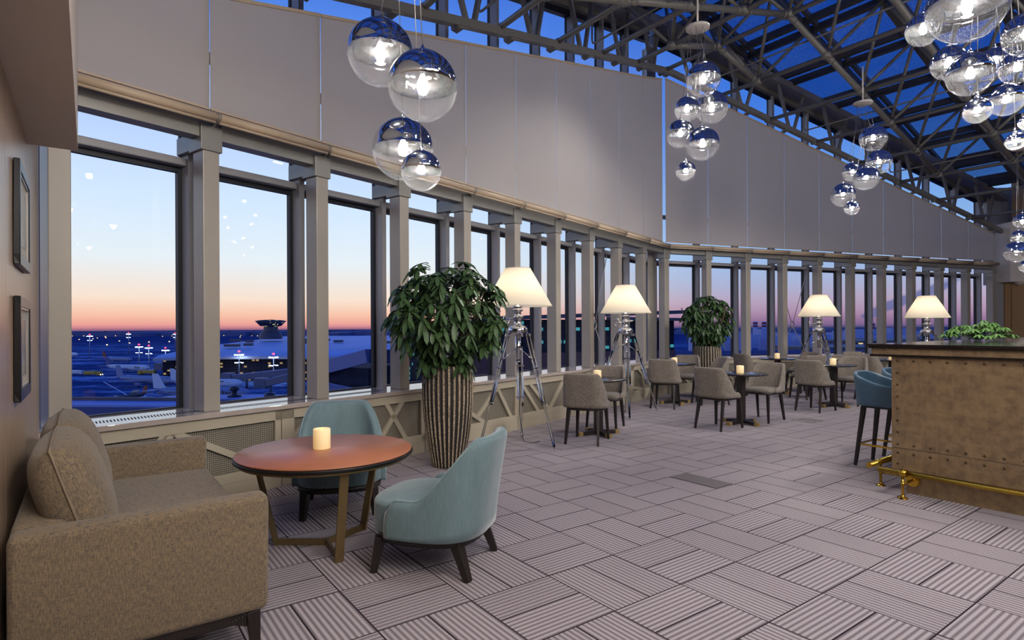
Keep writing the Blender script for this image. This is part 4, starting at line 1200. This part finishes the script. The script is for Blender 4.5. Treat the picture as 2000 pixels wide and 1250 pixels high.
tr_ = thing('serving_tray', 'dark flat tray lying on the bar top beside the small plant', 'tray', ab(-1.1, 5.98, 1.222), AA + .2)
m = MB(); m.lathe([(0.001, 0), (0.17, 0.0), (0.20, 0.014), (0.197, 0.017), (0.168, 0.005), (0.001, 0.005)], 40); m.build('tray_plate', M_blackstone, tr_)

# floor grille and access cover
fg = thing('floor_grille', 'dark perforated carpet strip set in the floor in front of the tables', 'floor grille', (0, 0, 0))
th = -0.945; u = Vector((cos(th), sin(th))); v_ = Vector((-sin(th), cos(th))); o0 = Vector((0.602, 3.529))
def cn(i, j): q = o0 + u * (0.4994 * i) + v_ * (0.4994 * j); return (q.x, q.y)
m = MB(); m.prism([cn(-1.985, 3.515), cn(-1.015, 3.515), cn(-1.015, 3.985), cn(-1.985, 3.985)], 0.0, 0.004)
def grm():
    mt, n, b = newmat('grille_dots'); p = n.pos(); X, Y, Z = n.xyz(p); q = 0.022
    a = n.m('FRACT', n.m('DIVIDE', n.m('ADD', n.m('MULTIPLY', X, cos(th)), n.m('MULTIPLY', Y, sin(th))), q)); c = n.m('FRACT', n.m('DIVIDE', n.m('ADD', n.m('MULTIPLY', X, -sin(th)), n.m('MULTIPLY', Y, cos(th))), q))
    h = n.m('MULTIPLY', n.m('GREATER_THAN', a, .5), n.m('GREATER_THAN', c, .5)); n.put(b.inputs['Base Color'], n.mix(h, lin((120, 112, 114)), lin((44, 40, 44)))); b.inputs['Roughness'].default_value = .9
    return mt
m.build('grille_plate', grm(), fg)
fx = thing('floor_box', 'thin metal rim of a floor socket box in the carpet right of the middle table', 'floor box', (4.30, 8.55, 0.0), AA)
m = MB()
for q in ((-0.15, 0, 0.012, 0.30), (0.15, 0, 0.012, 0.30), (0, -0.15, 0.312, 0.012), (0, 0.15, 0.312, 0.012), (0, 0, 0.3, .008)): m.box((q[0], q[1], 0.003), (q[2], q[3], 0.006))
m.build('box_rim', M_outlet, fx)
# wall outlet on the covers
ol = thing('wall_outlet', 'double grey power socket on the radiator cover behind the nearest lamp', 'power socket', PL(s0 + 3.48 + 0.06, -0.086, 0.30), AL)
m = MB(); m.b2((-0.04, -0.012, -0.09), (0.04, 0, 0.09)); m.build('socket_plate', M_outlet, ol, bevel=0.004)
m = MB(); m.b2((-0.02, -0.03, 0.01), (0.02, -0.012, 0.06)); m.build('plug', M_black, ol)
o2 = thing('wall_outlet', 'grey power socket on the radiator cover behind the second lamp', 'power socket', PL(s0 + 3 * 1.74 + 0.06, -0.086, 0.34), AL)
m = MB(); m.b2((-0.04, -0.012, -0.09), (0.04, 0, 0.09)); m.build('socket_plate', M_outlet, o2, bevel=0.004)

# ------------------------------------------------------------------ glass globe chandeliers
def globe_mesh(rad, parent, loc, ztop, first=None):
    m = MB(); prof = []
    nseg = 22
    for k in range(nseg + 1):
        t_ = -PI / 2 + PI * k / nseg; prof.append((max(rad * cos(t_), 1e-6), rad * sin(t_)))
    # split at slightly below the equator
    low = [p for p in prof if p[1] <= 0.001]; high = [p for p in prof if p[1] >= -0.001]
    m.cur = 0; m.lathe(low, 44); m.cur = 1; m.lathe([p for p in high if p[0] > 1e-5], 44)
    m.cur = 1; m.lathe([(0.018, rad - .003), (0.018, rad + 0.012), (0.007, rad + 0.03), (0.002, rad + 0.045)], 12)
    g_ = m.build('globe', [M_globe, M_mirror], parent); g_.location = loc
    b_ = MB(); br = 0.020 + 0.10 * (rad - 0.05) * .6
    b_.lathe([(0.001, -br), (br * .7, -br * .7), (br, 0), (br * .7, br * .7), (0.010, br * 1.6), (0.001, br * 1.7)], 18)
    q = b_.build('bulb', M_bulb, g_); q.location = (0, 0, rad * 0.10)
    s_ = MB(); s_.tube((0, 0, rad * .10 + br * 1.5), (0, 0, rad - 0.002), 0.012, 10); s_.build('bulb_holder', M_chrome, g_)
    return g_
def chandelier(label, canopy, balls):
    r = thing('globe_chandelier', label, 'chandelier', canopy, 0.0, 'clusters of mirrored glass globes')
    m = MB(); m.lathe([(0.001, 0.0), (0.13, 0.0), (0.14, 0.006), (0.14, 0.03), (0.001, 0.032)], 32); m.tube((0, 0, 0.03), (0, 0, 0.6), 0.012, 8); m.build('canopy', M_white, r)
    for i, (x_, y_, z_, rad) in enumerate(balls):
        l = (x_ - canopy[0], y_ - canopy[1], z_ - canopy[2])
        globe_mesh(rad, r, l, 0)
        a = 2 * PI * i / len(balls); m = MB(); top = Vector(l) + Vector((0, 0, rad + 0.03)); c = Vector((0.09 * cos(a), 0.09 * sin(a), 0.0))
        m.path([tuple(c), tuple(c.lerp(top, .5) + Vector((0.004, 0, 0))), tuple(top)], 0.0028, 6); m.build('cord', M_silver, r)
    return r
chandelier('large cluster of mirrored globes hanging left, above the seating group', (-0.62, 3.5, 4.55), [(-0.801, 3.6, 3.063, 0.199), (-0.496, 3.3, 2.733, 0.194), (-0.70, 3.80, 2.53, 0.198), (-0.537, 3.50, 2.31, 0.12)])
chandelier('cluster of six mirrored globes hanging above the middle of the room', (2.28, 7.15, 5.0), [(2.299, 7.0, 4.327, 0.2), (2.50, 7.3, 4.102, 0.195), (2.072, 6.9, 3.936, 0.144), (2.15, 7.45, 3.825, 0.174), (2.284, 7.0, 3.556, 0.195), (2.144, 7.2, 3.286, 0.121)])
chandelier('cluster of six mirrored globes hanging right of centre, farther away', (5.58, 9.3, 4.89), [(5.62, 9.1, 4.29, 0.195), (5.99, 9.55, 4.042, 0.193), (5.44, 9.35, 3.833, 0.147), (5.449, 9.0, 3.643, 0.183), (5.40, 9.55, 3.51, 0.188), (5.285, 9.1, 3.208, 0.11)])
chandelier('big cluster of mirrored globes at the upper right, above the bar', (3.70, 4.5, 4.80), [(3.115, 4.0, 3.558, 0.241), (3.236, 4.6, 3.695, 0.122), (3.55, 4.75, 3.50, 0.131), (3.369, 4.3, 3.215, 0.151), (3.5, 4.4, 2.985, 0.092), (3.804, 4.5, 3.103, 0.118), (3.70, 4.2, 3.46, 0.150), (3.99, 4.62, 3.402, 0.122), (4.21, 5.1, 3.677, 0.106), (3.869, 4.5, 2.784, 0.065), (4.06, 4.62, 2.97, 0.055)])
chandelier('cluster of mirrored globes at the far right edge by the white bulkhead', (8.5, 9.75, 4.3), [(8.453, 9.7, 3.10, 0.128), (8.60, 9.95, 2.873, 0.111), (8.263, 9.6, 2.576, 0.172), (8.60, 9.8, 2.36, 0.103)])

# ================================================================== outside: the airport at dusk
G = -28.0
def ground():
    m, n, b = newmat('apron_ground')
    p = n.pos(); X, Y, Z = n.xyz(p)
    v = n.scalev(p, (0.010, 0.03, 1)); a = n.noise(v, 1.0, 6, 0.65)
    v2 = n.scalev(p, (0.12, 0.25, 1)); c2 = n.noise(v2, 1.0, 5, 0.7)
    snow = n.sstep(n.m('ADD', n.m('MULTIPLY', a, .6), n.m('MULTIPLY', c2, .4)), 0.46, 0.62)
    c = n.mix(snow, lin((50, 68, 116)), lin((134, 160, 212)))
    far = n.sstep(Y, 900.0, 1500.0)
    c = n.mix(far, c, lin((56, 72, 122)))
    n.put(b.inputs['Base Color'], c); b.inputs['Roughness'].default_value = 0.9; b.inputs['Specular IOR Level'].default_value = 0.0
    return m
m = MB(); m.b2((-9000, 20, G - 1), (9000, 16000, G)); o = m.build('ground', ground()); tag(o, 'snow-dusted airport apron and plain stretching to the horizon', 'ground', kind='structure')
M_forest = pm('forest_dark', (84, 98, 146), 0.95, nscale=0.01, namt=0.3)
m = MB(); rng = random.Random(2)
for k in range(60):
    x0 = -3600 + k * 130; m.b2((x0, 2500 + rng.uniform(-200, 200), G), (x0 + 150, 2900 + rng.uniform(0, 300), G + rng.uniform(10, 19)))
for k in range(60):
    x0 = -5600 + k * 190; m.b2((x0, 4500, G), (x0 + 210, 5000, G + rng.uniform(12, 22)))
o = m.build('forest', M_forest); tag(o, 'dark band of forest along the horizon', 'forest', kind='stuff')

M_pw = pm('plane_white', (196, 206, 224), 0.35); M_pb = pm('plane_blue', (40, 70, 140), 0.35); M_pr = pm('plane_red', (120, 36, 48), 0.4); M_po = pm('plane_orange', (214, 92, 40), 0.4)
M_pgr = pm('plane_grey', (110, 128, 172), 0.4); M_pdk = pm('plane_dark', (30, 34, 50), 0.5)
def airplane(loc, rz, L, label, tail=None, body=None, text=None, group='parked aircraft', stripe=None):
    body = body or M_pw; tail = tail or M_pb
    r = thing('airplane', label, 'airplane', loc, rz, group)
    R = L * 0.052; zc = R * 1.9
    prof = [(0.001, -L / 2 ), (R * .25, -L * .47), (R * .62, -L * .38), (R * .95, -L * .26), (R, -L * .15), (R, L * .36), (R * .93, L * .41), (R * .72, L * .455), (R * .4, L * .487), (0.001, L * .5)]
    m = MB(); vs = []; n_ = 20
    for q, x_ in prof:
        up = 0.0 if x_ > -L * .2 else R * .55 * ((-x_ - L * .2) / (L * .3))
        for k in range(n_):
            t_ = 2 * PI * k / n_; vs.append((x_, q * cos(t_), zc + up + q * sin(t_)))
    m.add(vs, [(i * n_ + k, i * n_ + (k + 1) % n_, (i + 1) * n_ + (k + 1) % n_, (i + 1) * n_ + k) for i in range(len(prof) - 1) for k in range(n_)], True)
    m.build('fuselage', body, r)
    m = MB(); t_ = R * .12
    pts = [(-L * .36, zc + R * .8), (-L * .44, zc + R * 3.6), (-L * .50, zc + R * 3.7), (-L * .485, zc + R * .9)]
    m.add([(x_, -t_, z_) for x_, z_ in pts] + [(x_, t_, z_) for x_, z_ in pts], [(0, 1, 2, 3), (7, 6, 5, 4), (0, 4, 5, 1), (1, 5, 6, 2), (2, 6, 7, 3), (3, 7, 4, 0)])
    m.build('tail_fin', tail, r)
    for sg in (-1, 1):
        m = MB(); pts = [(L * .08, sg * R * .8), (-L * .10, sg * L * .42), (-L * .135, sg * L * .42), (-L * .10, sg * R * .8)]
        z0 = zc - R * .45
        m.add([(x_, y_, z0 + abs(y_) * .06) for x_, y_ in pts] + [(x_, y_, z0 + R * .18 + abs(y_) * .06) for x_, y_ in pts], [(0, 1, 2, 3), (7, 6, 5, 4), (0, 4, 5, 1), (1, 5, 6, 2), (2, 6, 7, 3), (3, 7, 4, 0)])
        m.build('wing', M_pgr, r)
        m = MB(); pts = [(-L * .41, sg * R * .3), (-L * .47, sg * L * .15), (-L * .50, sg * L * .15), (-L * .475, sg * R * .3)]
        m.add([(x_, y_, zc + R * .5) for x_, y_ in pts] + [(x_, y_, zc + R * .62) for x_, y_ in pts], [(0, 1, 2, 3), (7, 6, 5, 4), (0, 4, 5, 1), (1, 5, 6, 2), (2, 6, 7, 3), (3, 7, 4, 0)])
        m.build('tailplane', M_pgr, r)
        m = MB(); m.tube((L * .10, sg * L * .15, zc - R * .9), (-L * .0, sg * L * .15, zc - R * .85), R * .42, 14, R * .3); m.build('engine', M_pgr, r)
    m = MB(); m.tube((L * .38, 0, 0), (L * .38, 0, zc - R * .8), R * .1, 8)
    for sg in (-1, 1): m.tube((-L * .04, sg * R, 0), (-L * .04, sg * R, zc - R * .5), R * .12, 8)
    m.build('landing_gear', M_pdk, r)
    m = MB()
    for k in range(34):
        x_ = -L * .30 + k * L * .0195
        for sg in (-1, 1): m.box((x_, sg * R * .985, zc + R * .18), (L * .006, R * .06, R * .16))
    m.build('cabin_windows', M_pdk, r)
    if stripe:
        m = MB()
        for sg in (-1, 1): m.box((L * .12, sg * R * .97, zc + R * .45), (L * .28, R * .08, R * .22))
        m.build('stripe', stripe, r)
    if text:
        for sg in (-1, 1):
            cu = bpy.data.curves.new('lettering', 'FONT'); cu.body = text; cu.size = R * 1.25; cu.align_x = 'CENTER'; cu.align_y = 'CENTER'; cu.extrude = R * 0.02
            cu.materials.append(M_pdk)
            tmp = bpy.data.objects.new('lettering_tmp', cu); COL.objects.link(tmp); bpy.context.view_layer.update()
            me = bpy.data.meshes.new_from_object(tmp.evaluated_get(bpy.context.evaluated_depsgraph_get())); bpy.data.objects.remove(tmp)
            if not me.materials: me.materials.append(M_pdk)
            o_ = bpy.data.objects.new('lettering', me); COL.objects.link(o_); o_.parent = r
            o_.location = (L * .27, sg * R * 1.03, zc + R * 0.1); o_.rotation_euler = (PI / 2, 0, 0 if sg < 0 else PI)
    return r
D2 = math.radians
airplane((-262, 399, G), D2(-14), 37, 'white airliner with a blue tail and lettering, in the middle of the leftmost window', text='Utair')
airplane((-322, 392, G), D2(-4), 40, 'white airliner at the left edge of the leftmost window, tail at far left', tail=M_pw)
airplane((-470, 610, G), D2(-6), 40, 'farthest pale airliner at the left edge near the light mast', tail=M_pw, body=M_pw)
airplane((-345, 512, G), D2(-20), 36, 'airliner with a dark red tail behind the middle aircraft', tail=M_pr, body=M_pgr)
airplane((-188, 300, G), D2(-16), 38, 'airliner with a large pale grey-blue tail cut by the window column', tail=M_pgr, body=M_pgr)
airplane((-147, 282, G), D2(-2), 36, 'white airliner with a red stripe beside the jet bridges', tail=M_pw, stripe=M_pr)
airplane((-124.7, 235, G), D2(-2), 40, 'nearest white airliner with dark lettering, low in the second window', tail=M_pw, body=M_pgr, text='Utair')
airplane((-155.5, 237, G), D2(-100), 20, 'small aircraft with an orange tail low in the leftmost window', tail=M_po, body=M_pdk)
airplane((-300, 560, G), D2(-40), 34, 'distant aircraft with a blue tail near the right end of the leftmost window', tail=M_pb, body=M_pgr)

M_veh = pm('vehicle_dark', (60, 66, 84), 0.5); M_yel = pm('vehicle_yellow', (170, 140, 50), 0.5); M_head = emis('headlight', (255, 240, 210), 60.0); M_red = emis('red_beacon', (255, 40, 60), 12.0)
M_mast = pm('mast_pole', (120, 130, 150), 0.5); M_flood = emis('floodlight', (225, 245, 255), 25.0); M_cy = emis('facade_light', (150, 230, 240), 2.2); M_wa = emis('warm_light', (255, 196, 110), 8.0)
def truck(loc, rz, mat, label, L=9.0, lights=True):
    r = thing('service_truck', label, 'truck', loc, rz)
    m = MB(); m.b2((L * .28, -1.2, .5), (L * .5, 1.2, 2.9)); m.build('cab', mat, r, bevel=.15)
    m = MB(); m.b2((-L * .5, -1.25, 1.0), (L * .25, 1.25, 3.1)); m.build('tank_body', mat, r, bevel=.3)
    for x_ in (-L * .32, L * .36):
        for sg in (-1, 1):
            m = MB(); m.tube((x_, sg * 1.0, .5), (x_, sg * 1.3, .5), .5, 14); m.build('wheel', M_pdk, r)
    if lights:
        for sg in (-1, 1):
            m = MB(); m.box((L * .505, sg * .8, 1.0), (.08, .35, .25)); m.build('headlight', M_head, r)
    return r
truck((-161, 250, G), D2(-65), M_veh, 'dark truck with headlights driving on the marked lane')
truck((-266, 372, G), D2(-8), M_yel, 'yellow fuel truck left of the middle aircraft', 12)
truck((-236, 379, G), D2(172), M_yel, 'yellow fuel truck under the nose of the middle aircraft', 12, False)
truck((-283, 381, G), D2(-10), M_pw, 'white service truck at the left window edge', 9, False)
truck((-159, 268, G), D2(-90), M_veh, 'small baggage vehicle beside the orange tail', 6)
def mast(loc, h, label):
    r = thing('light_mast', label, 'light mast', loc, 0.0, 'apron floodlight masts')
    m = MB(); m.tube((0, 0, 0), (0, 0, h), 0.45, 8, 0.22); m.build('pole', M_mast, r)
    m = MB(); m.tube((0, 0, h - .3), (0, 0, h + .2), 1.6, 12); m.tube((0, 0, h - 4.8), (0, 0, h - 4.5), 1.4, 12); m.build('platform', M_mast, r)
    m = MB()
    for k in range(8):
        a = 2 * PI * k / 8; m.box((2.0 * cos(a), 2.0 * sin(a), h - .3), (.8, .8, .45)); 
        if k % 2 == 0: m.box((1.9 * cos(a), 1.9 * sin(a), h - 4.6), (.7, .7, .3))
    m.build('floodlights', M_flood, r)
    m = MB(); m.box((0, 0, h + 1.6), (.8, .8, .8)); m.build('beacon', M_red, r)
    return r
for i, (x_, y_, zt, lb) in enumerate([(-433, 601, -5, 'leftmost tall floodlight mast in the leftmost window'), (-475, 726, -4, 'tall floodlight mast near the middle of the leftmost window'), (-461, 802, -5, 'tall floodlight mast at the right of the leftmost window'),
        (-280, 440, -11.5, 'left one of two close floodlight masts'), (-277, 447, -12.5, 'right one of two close floodlight masts'), (-259, 438, -14, 'floodlight mast in front of the terminal roof end'),
        (-150, 322, -12.5, 'floodlight mast left of the control hub building'), (-127, 312, -13.5, 'floodlight mast below the saucer shaped building'), (-190, 800, -8, 'far floodlight mast right of the saucer shaped building'), (-170, 620, -10, 'floodlight mast in the third window')]):
    mast((x_, y_, G), zt - G, lb)
# distant scattered lamps
m = MB(); rng = random.Random(9)
for k in range(60):
    y_ = rng.uniform(900, 2300); x_ = y_ * rng.uniform(-.80, -.18) ; m.box((x_, y_, G + rng.uniform(3, 9)), (1.3, 1.3, 1.2))
o = m.build('distant_lights', M_wa); tag(o, 'scattered tiny amber lights across the far airfield', 'lights', kind='stuff')

lm = thing('lane_marking', 'white painted lane lines on the apron where the truck drives', 'road marking', (0, 0, G + 0.02))
M_line = pm('line_white', (190, 205, 235), .6)
for (xa, ya, xb, yb) in ((-172, 262, -128, 190), (-164, 262, -122, 190), (-150, 268, -108, 190), (-230, 330, -172, 262)):
    m = MB(); m.bar((xa, ya, 0), (xb, yb, 0), .5, .03); m.build('painted_line', M_line, lm)
# terminal with large snow covered roof
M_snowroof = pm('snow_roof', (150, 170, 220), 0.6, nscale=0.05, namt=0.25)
def facade(name, base, col, dens=0.75, sx=2.0, sz=1.6, st=1.6):
    m, n, b = newmat(name); v = n.coord(); X, Y, Z = n.xyz(v)
    cx = n.m('DIVIDE', n.m('ADD', X, Y), sx); cz = n.m('DIVIDE', Z, sz); fx = n.m('FLOOR', cx); fz = n.m('FLOOR', cz)
    wn = n.node('ShaderNodeTexWhiteNoise', noise_dimensions='2D'); n.put(wn.inputs[0], n.vec(fx, fz))
    lit = n.m('GREATER_THAN', wn.outputs[0], dens)
    ux = n.m('ABSOLUTE', n.m('SUBTRACT', n.m('SUBTRACT', cx, fx), .5)); uz = n.m('ABSOLUTE', n.m('SUBTRACT', n.m('SUBTRACT', cz, fz), .5))
    win = n.m('MULTIPLY', n.m('LESS_THAN', ux, .34), n.m('LESS_THAN', uz, .25))
    n.put(b.inputs['Base Color'], n.mix(win, lin(base), lin((24, 30, 46)))); b.inputs['Roughness'].default_value = 0.8; b.inputs['Specular IOR Level'].default_value = 0.1
    b.inputs['Emission Color'].default_value = lin(col)
    n.put(b.inputs['Emission Strength'], n.m('MULTIPLY', n.m('MULTIPLY', win, lit), n.m('MULTIPLY', wn.outputs[0], st)))
    return m
M_term = facade('terminal_facade', (40, 42, 60), (240, 200, 130), .86, 2.2, 1.8, .5)
tm = thing('terminal_building', 'airport terminal with a wide snow-covered roof and dark lit facade', 'building', (-150, 330, G), D2(4))
m = MB(); n_ = 24; vs = []
for i in range(n_ + 1):
    x_ = -48 + 176 * i / n_; f = x_ / 128.0
    for (y_, z_) in ((-4, 14.0 - 1.6 * f * f * 3), (0, 15.3 - 1.6 * f * f * 3), (40, 17.5), (130, 20.0), (230, 22.5)): vs.append((x_, y_, z_))
m.add(vs, [(i * 5 + j, i * 5 + j + 1, (i + 1) * 5 + j + 1, (i + 1) * 5 + j) for i in range(n_) for j in range(4)], True); m.build('roof', M_snowroof, tm)
m = MB(); m.b2((-46, 2, 0), (125, 225, 12.5)); m.build('glass_facade', M_term, tm)
m = MB()
for i in range(n_):
    xa, xb = -48 + 176 * i / n_, -48 + 176 * (i + 1) / n_; fa, fb_ = xa / 128., xb / 128.
    m.bar((xa, -4.1, 13.4 - 4.8 * fa * fa), (xb, -4.1, 13.4 - 4.8 * fb_ * fb_), .6, 1.5)
m.build('roof_edge', pm('fascia_pale', (150, 156, 180), .5), tm)
rng = random.Random(4)
m = MB()
for k in range(16): m.box((rng.uniform(-50, 110), rng.uniform(20, 190), 18.5 + rng.uniform(0, 3)), (rng.uniform(4, 9), 4, 1.6))
m.build('roof_units', M_veh, tm)
# saucer shaped building
sa = thing('control_building', 'saucer-shaped building on a flared stem above the terminal roof', 'building', (-186, 452, G), 0.0)
m = MB(); m.lathe([(5.4, 31.2), (7.6, 31.6), (10.2, 34.4), (10.6, 35.4), (9.0, 36.0), (3, 36.5), (0.001, 36.6)], 20, smooth=False); m.build('saucer', facade('saucer_glass', (58, 54, 78), (220, 220, 150), .8, 1.6, 1.6, .8), sa)
m = MB(); m.lathe([(8.4, 21.6), (8.2, 24.0), (7.4, 26.4), (5.4, 28.0), (5.0, 31.5)], 20, smooth=False); m.build('stem', pm('stem_dark', (62, 60, 84), .6), sa)
m = MB(); m.lathe([(10.1, 34.3), (11.2, 35.2), (11.0, 35.7), (10.2, 35.0)], 20, smooth=False); m.build('saucer_rim', M_veh, sa)
# jet bridges
M_jb = pm('jet_bridge_skin', (84, 92, 120), .5)
for i, (p, q, lb) in enumerate([((-142, 293), (-109, 289), 'long sloping jet bridge in front of the terminal'), ((-112, 262), (-97, 258), 'nearer jet bridge at the right end of the second window'), ((-232, 386), (-212, 381), 'jet bridge at the right end of the leftmost window')]):
    r = thing('jet_bridge', lb, 'jet bridge', (p[0], p[1], G), 0.0, 'jet bridges on the apron')
    d = (q[0] - p[0], q[1] - p[1])
    m = MB(); m.bar((0, 0, 4.6), (d[0], d[1], 8.2), 3.2, 3.0); m.build('tunnel', M_jb, r)
    m = MB(); m.bar((0, 0, 6.2), (d[0], d[1], 9.8), 3.4, .25); m.build('snowy_top', M_snowroof, r)
    m = MB(); m.box((0, 0, 5.2), (5, 5, 4.5)); m.build('cab_head', M_jb, r)
    m = MB(); m.tube((d[0] * .3, d[1] * .3, 0), (d[0] * .3, d[1] * .3, 5), .6, 8); m.tube((d[0], d[1], 0), (d[0], d[1], 8), 2.0, 12); m.build('support', M_jb, r)
# near roofs below the windows
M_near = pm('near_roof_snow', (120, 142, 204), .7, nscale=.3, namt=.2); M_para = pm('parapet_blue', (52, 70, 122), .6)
nb = thing('near_building', 'blue-grey low building with a parapet and small lit windows below the leftmost window', 'building', (0, 0, 0), 0)
m = MB(); m.prism([(-56, 60), (-33.5, 58), (-33.5, 62), (-56, 64)], G, -6.4); m.build('walls', M_para, nb)
m = MB(); m.prism([(-56, 60.2), (-33.6, 58.2), (-33.6, 62), (-56, 64)], -6.4, -6.2); m.build('snow_layer', M_near, nb)
m = MB(); m.bar((-56, 63.8, -6.05), (-33.5, 61.8, -6.05), 0.3, 0.4); m.build('parapet', M_veh, nb)
for k in range(9):
    x0 = -50 + k * 1.75; y0 = 60 - (x0 + 56) / 22.5 * 2
    m = MB(); m.bar((x0, y0 - .03, -7.75), (x0 + 1.35, y0 - .15, -7.75), .04, .35); m.build('lit_window', MATS.get('pale_window') or emis('pale_window', (170, 215, 235), .8), nb)
nr = thing('near_roof', 'snowy blue flat roof below the second window', 'building', (0, 0, 0), 0)
m = MB(); m.b2((-48, 79, G), (-18, 84, -8.2)); m.b2((-33, 52, G), (-18, 79, -8.2)); m.build('walls', M_para, nr)
m = MB(); m.b2((-48, 79, -8.2), (-18, 84, -8.0)); m.b2((-33, 52, -8.2), (-18, 79, -8.0)); m.build('snow_layer', M_near, nr)
for k, (x_, y_) in enumerate(((-38.4, 81), (-30.2, 73))):
    r = thing('roof_vent', ['left small round vent on the snowy roof in the second window', 'right small round vent on the snowy roof in the second window'][k], 'roof vent', (x_, y_, -8.0), 0)
    m = MB(); m.lathe([(.9, 0), (.9, .25), (.35, .3), (.35, .8), (.7, 1.0), (.5, 1.4), (.001, 1.5)], 14); m.build('vent_cap', M_pdk, r)
# sloped building seen in the third window
sb = thing('side_building', 'grey building with a broad sloping roof edge in the third window', 'building', (0, 0, 0), 0.0)
m = MB(); m.bar((-20.6, 62, -2.95), (-14.3, 58, -1.35), 0.4, 1.35); m.build('roof_edge', pm('edge_grey', (100, 112, 160), .5), sb)
m = MB(); m.bar((-14.3, 58, -1.35), (-12.4, 60.5, -1.5), .4, 1.35); m.build('roof_edge_return', M_para, sb)
m = MB(); m.prism([(-20.4, 62.3), (-14.3, 58.3), (-12.5, 66), (-19, 70)], -28, -2.6); m.build('facade', facade('side_facade', (34, 38, 58), (120, 220, 230), .95, 1.0, 1.3, .6), sb)
m = MB(); m.bar((-17.5, 50.5, -5.3), (-10.6, 49.5, -6.6), .3, 4.6); m.build('lower_wall', pm('pale_wall', (84, 100, 156), .6), sb)
# dark glazed building behind the middle windows
db = thing('glazed_building', 'dark glazed neighbouring building with cyan lit grid behind the middle windows', 'building', (3.5, 46, 0), D2(24))
m = MB(); m.b2((-7, 0, -28), (11.5, 20, 2.0)); m.build('glass_block', facade('glazed_grid', (34, 40, 58), (90, 210, 220), .80, .55, .5, .55), db)
m = MB(); m.bar((-7.4, -.4, 2.0), (13.0, -.4, 2.7), 1.0, .3); m.bar((4, -1.2, 2.1), (13.0, -.6, 2.0), .5, .25); m.build('roof_canopy', M_veh, db)
m = MB(); m.b2((-7, -.15, -2.2), (11.5, -.02, -.6)); m.build('reddish_band', pm('reddish_band', (96, 62, 66), .6), db)
# town on the right
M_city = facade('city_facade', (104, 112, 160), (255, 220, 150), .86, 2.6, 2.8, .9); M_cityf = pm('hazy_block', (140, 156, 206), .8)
city = [(96, 230, 30, 26, 17, 'dark block with a few lit windows below the two chimneys'), (140, 236, 40, 26, 20, 'dark block with small windows behind the cable cross'), (60, 215, 26, 20, 9, 'low dark block right of the farther planter'), (196, 300, 40, 30, 21, 'office block with rows of lit windows right of the third lamp'), (270, 380, 60, 30, 20, 'wide office block behind the farthest lamp'), (360, 420, 60, 30, 21, 'office block at the far right above the small plant')]
for (x_, y_, w_, d_, h_, lb) in city:
    r = thing('city_block', lb, 'building', (x_, y_, G), D2(10), 'town blocks seen through the right windows')
    m = MB(); m.b2((-w_ / 2, 0, 0), (w_ / 2, d_, h_)); m.build('walls', M_city, r)
    m = MB(); m.b2((-w_ / 2 - .5, -.5, h_), (w_ / 2 + .5, d_ + .5, h_ + 1)); m.build('roof', M_veh, r)
rng = random.Random(12)
for k in range(26):
    y_ = 700 + 90 * (k % 3); x_ = y_ * (0.33 + 0.52 * k / 25); h_ = rng.uniform(17, 27)
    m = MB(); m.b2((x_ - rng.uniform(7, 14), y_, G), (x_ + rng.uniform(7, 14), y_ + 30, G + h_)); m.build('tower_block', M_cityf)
    tag(COL.objects[-1], 'one of the hazy pale tower blocks lining the horizon on the right', 'building', 'hazy tower blocks on the horizon')
sf = thing('snow_field_roof', 'bright snowy flat roof with a kerb just outside the right windows', 'building', (56, 112, G), D2(12))
m = MB(); m.b2((-26, -40, 0), (40, 40, 21.5)); m.build('walls', M_para, sf)
m = MB(); m.b2((-26, -40, 21.5), (40, 40, 21.8)); m.build('snow_layer', M_near, sf)
m = MB(); m.b2((-26, 39, 21.5), (40, 40, 23.2)); m.build('parapet', M_para, sf)
def chimney(x_, y_, h_, lb):
    r = thing('chimney', lb, 'chimney', (x_, y_, G), 0, 'striped chimneys on the right')
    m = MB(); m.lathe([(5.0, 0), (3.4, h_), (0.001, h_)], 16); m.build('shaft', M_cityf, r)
    for j in range(3):
        m = MB(); z0 = h_ * (0.97 - .13 * j); m.lathe([(3.9, z0 - 3), (3.8, z0)], 16); m.build('red_band', M_pr, r)
chimney(415, 1000, 38, 'left one of two slim striped chimneys')
chimney(430, 1000, 38, 'right one of two slim striped chimneys')
chimney(528, 860, 34, 'smoking striped chimney right of the third lamp')
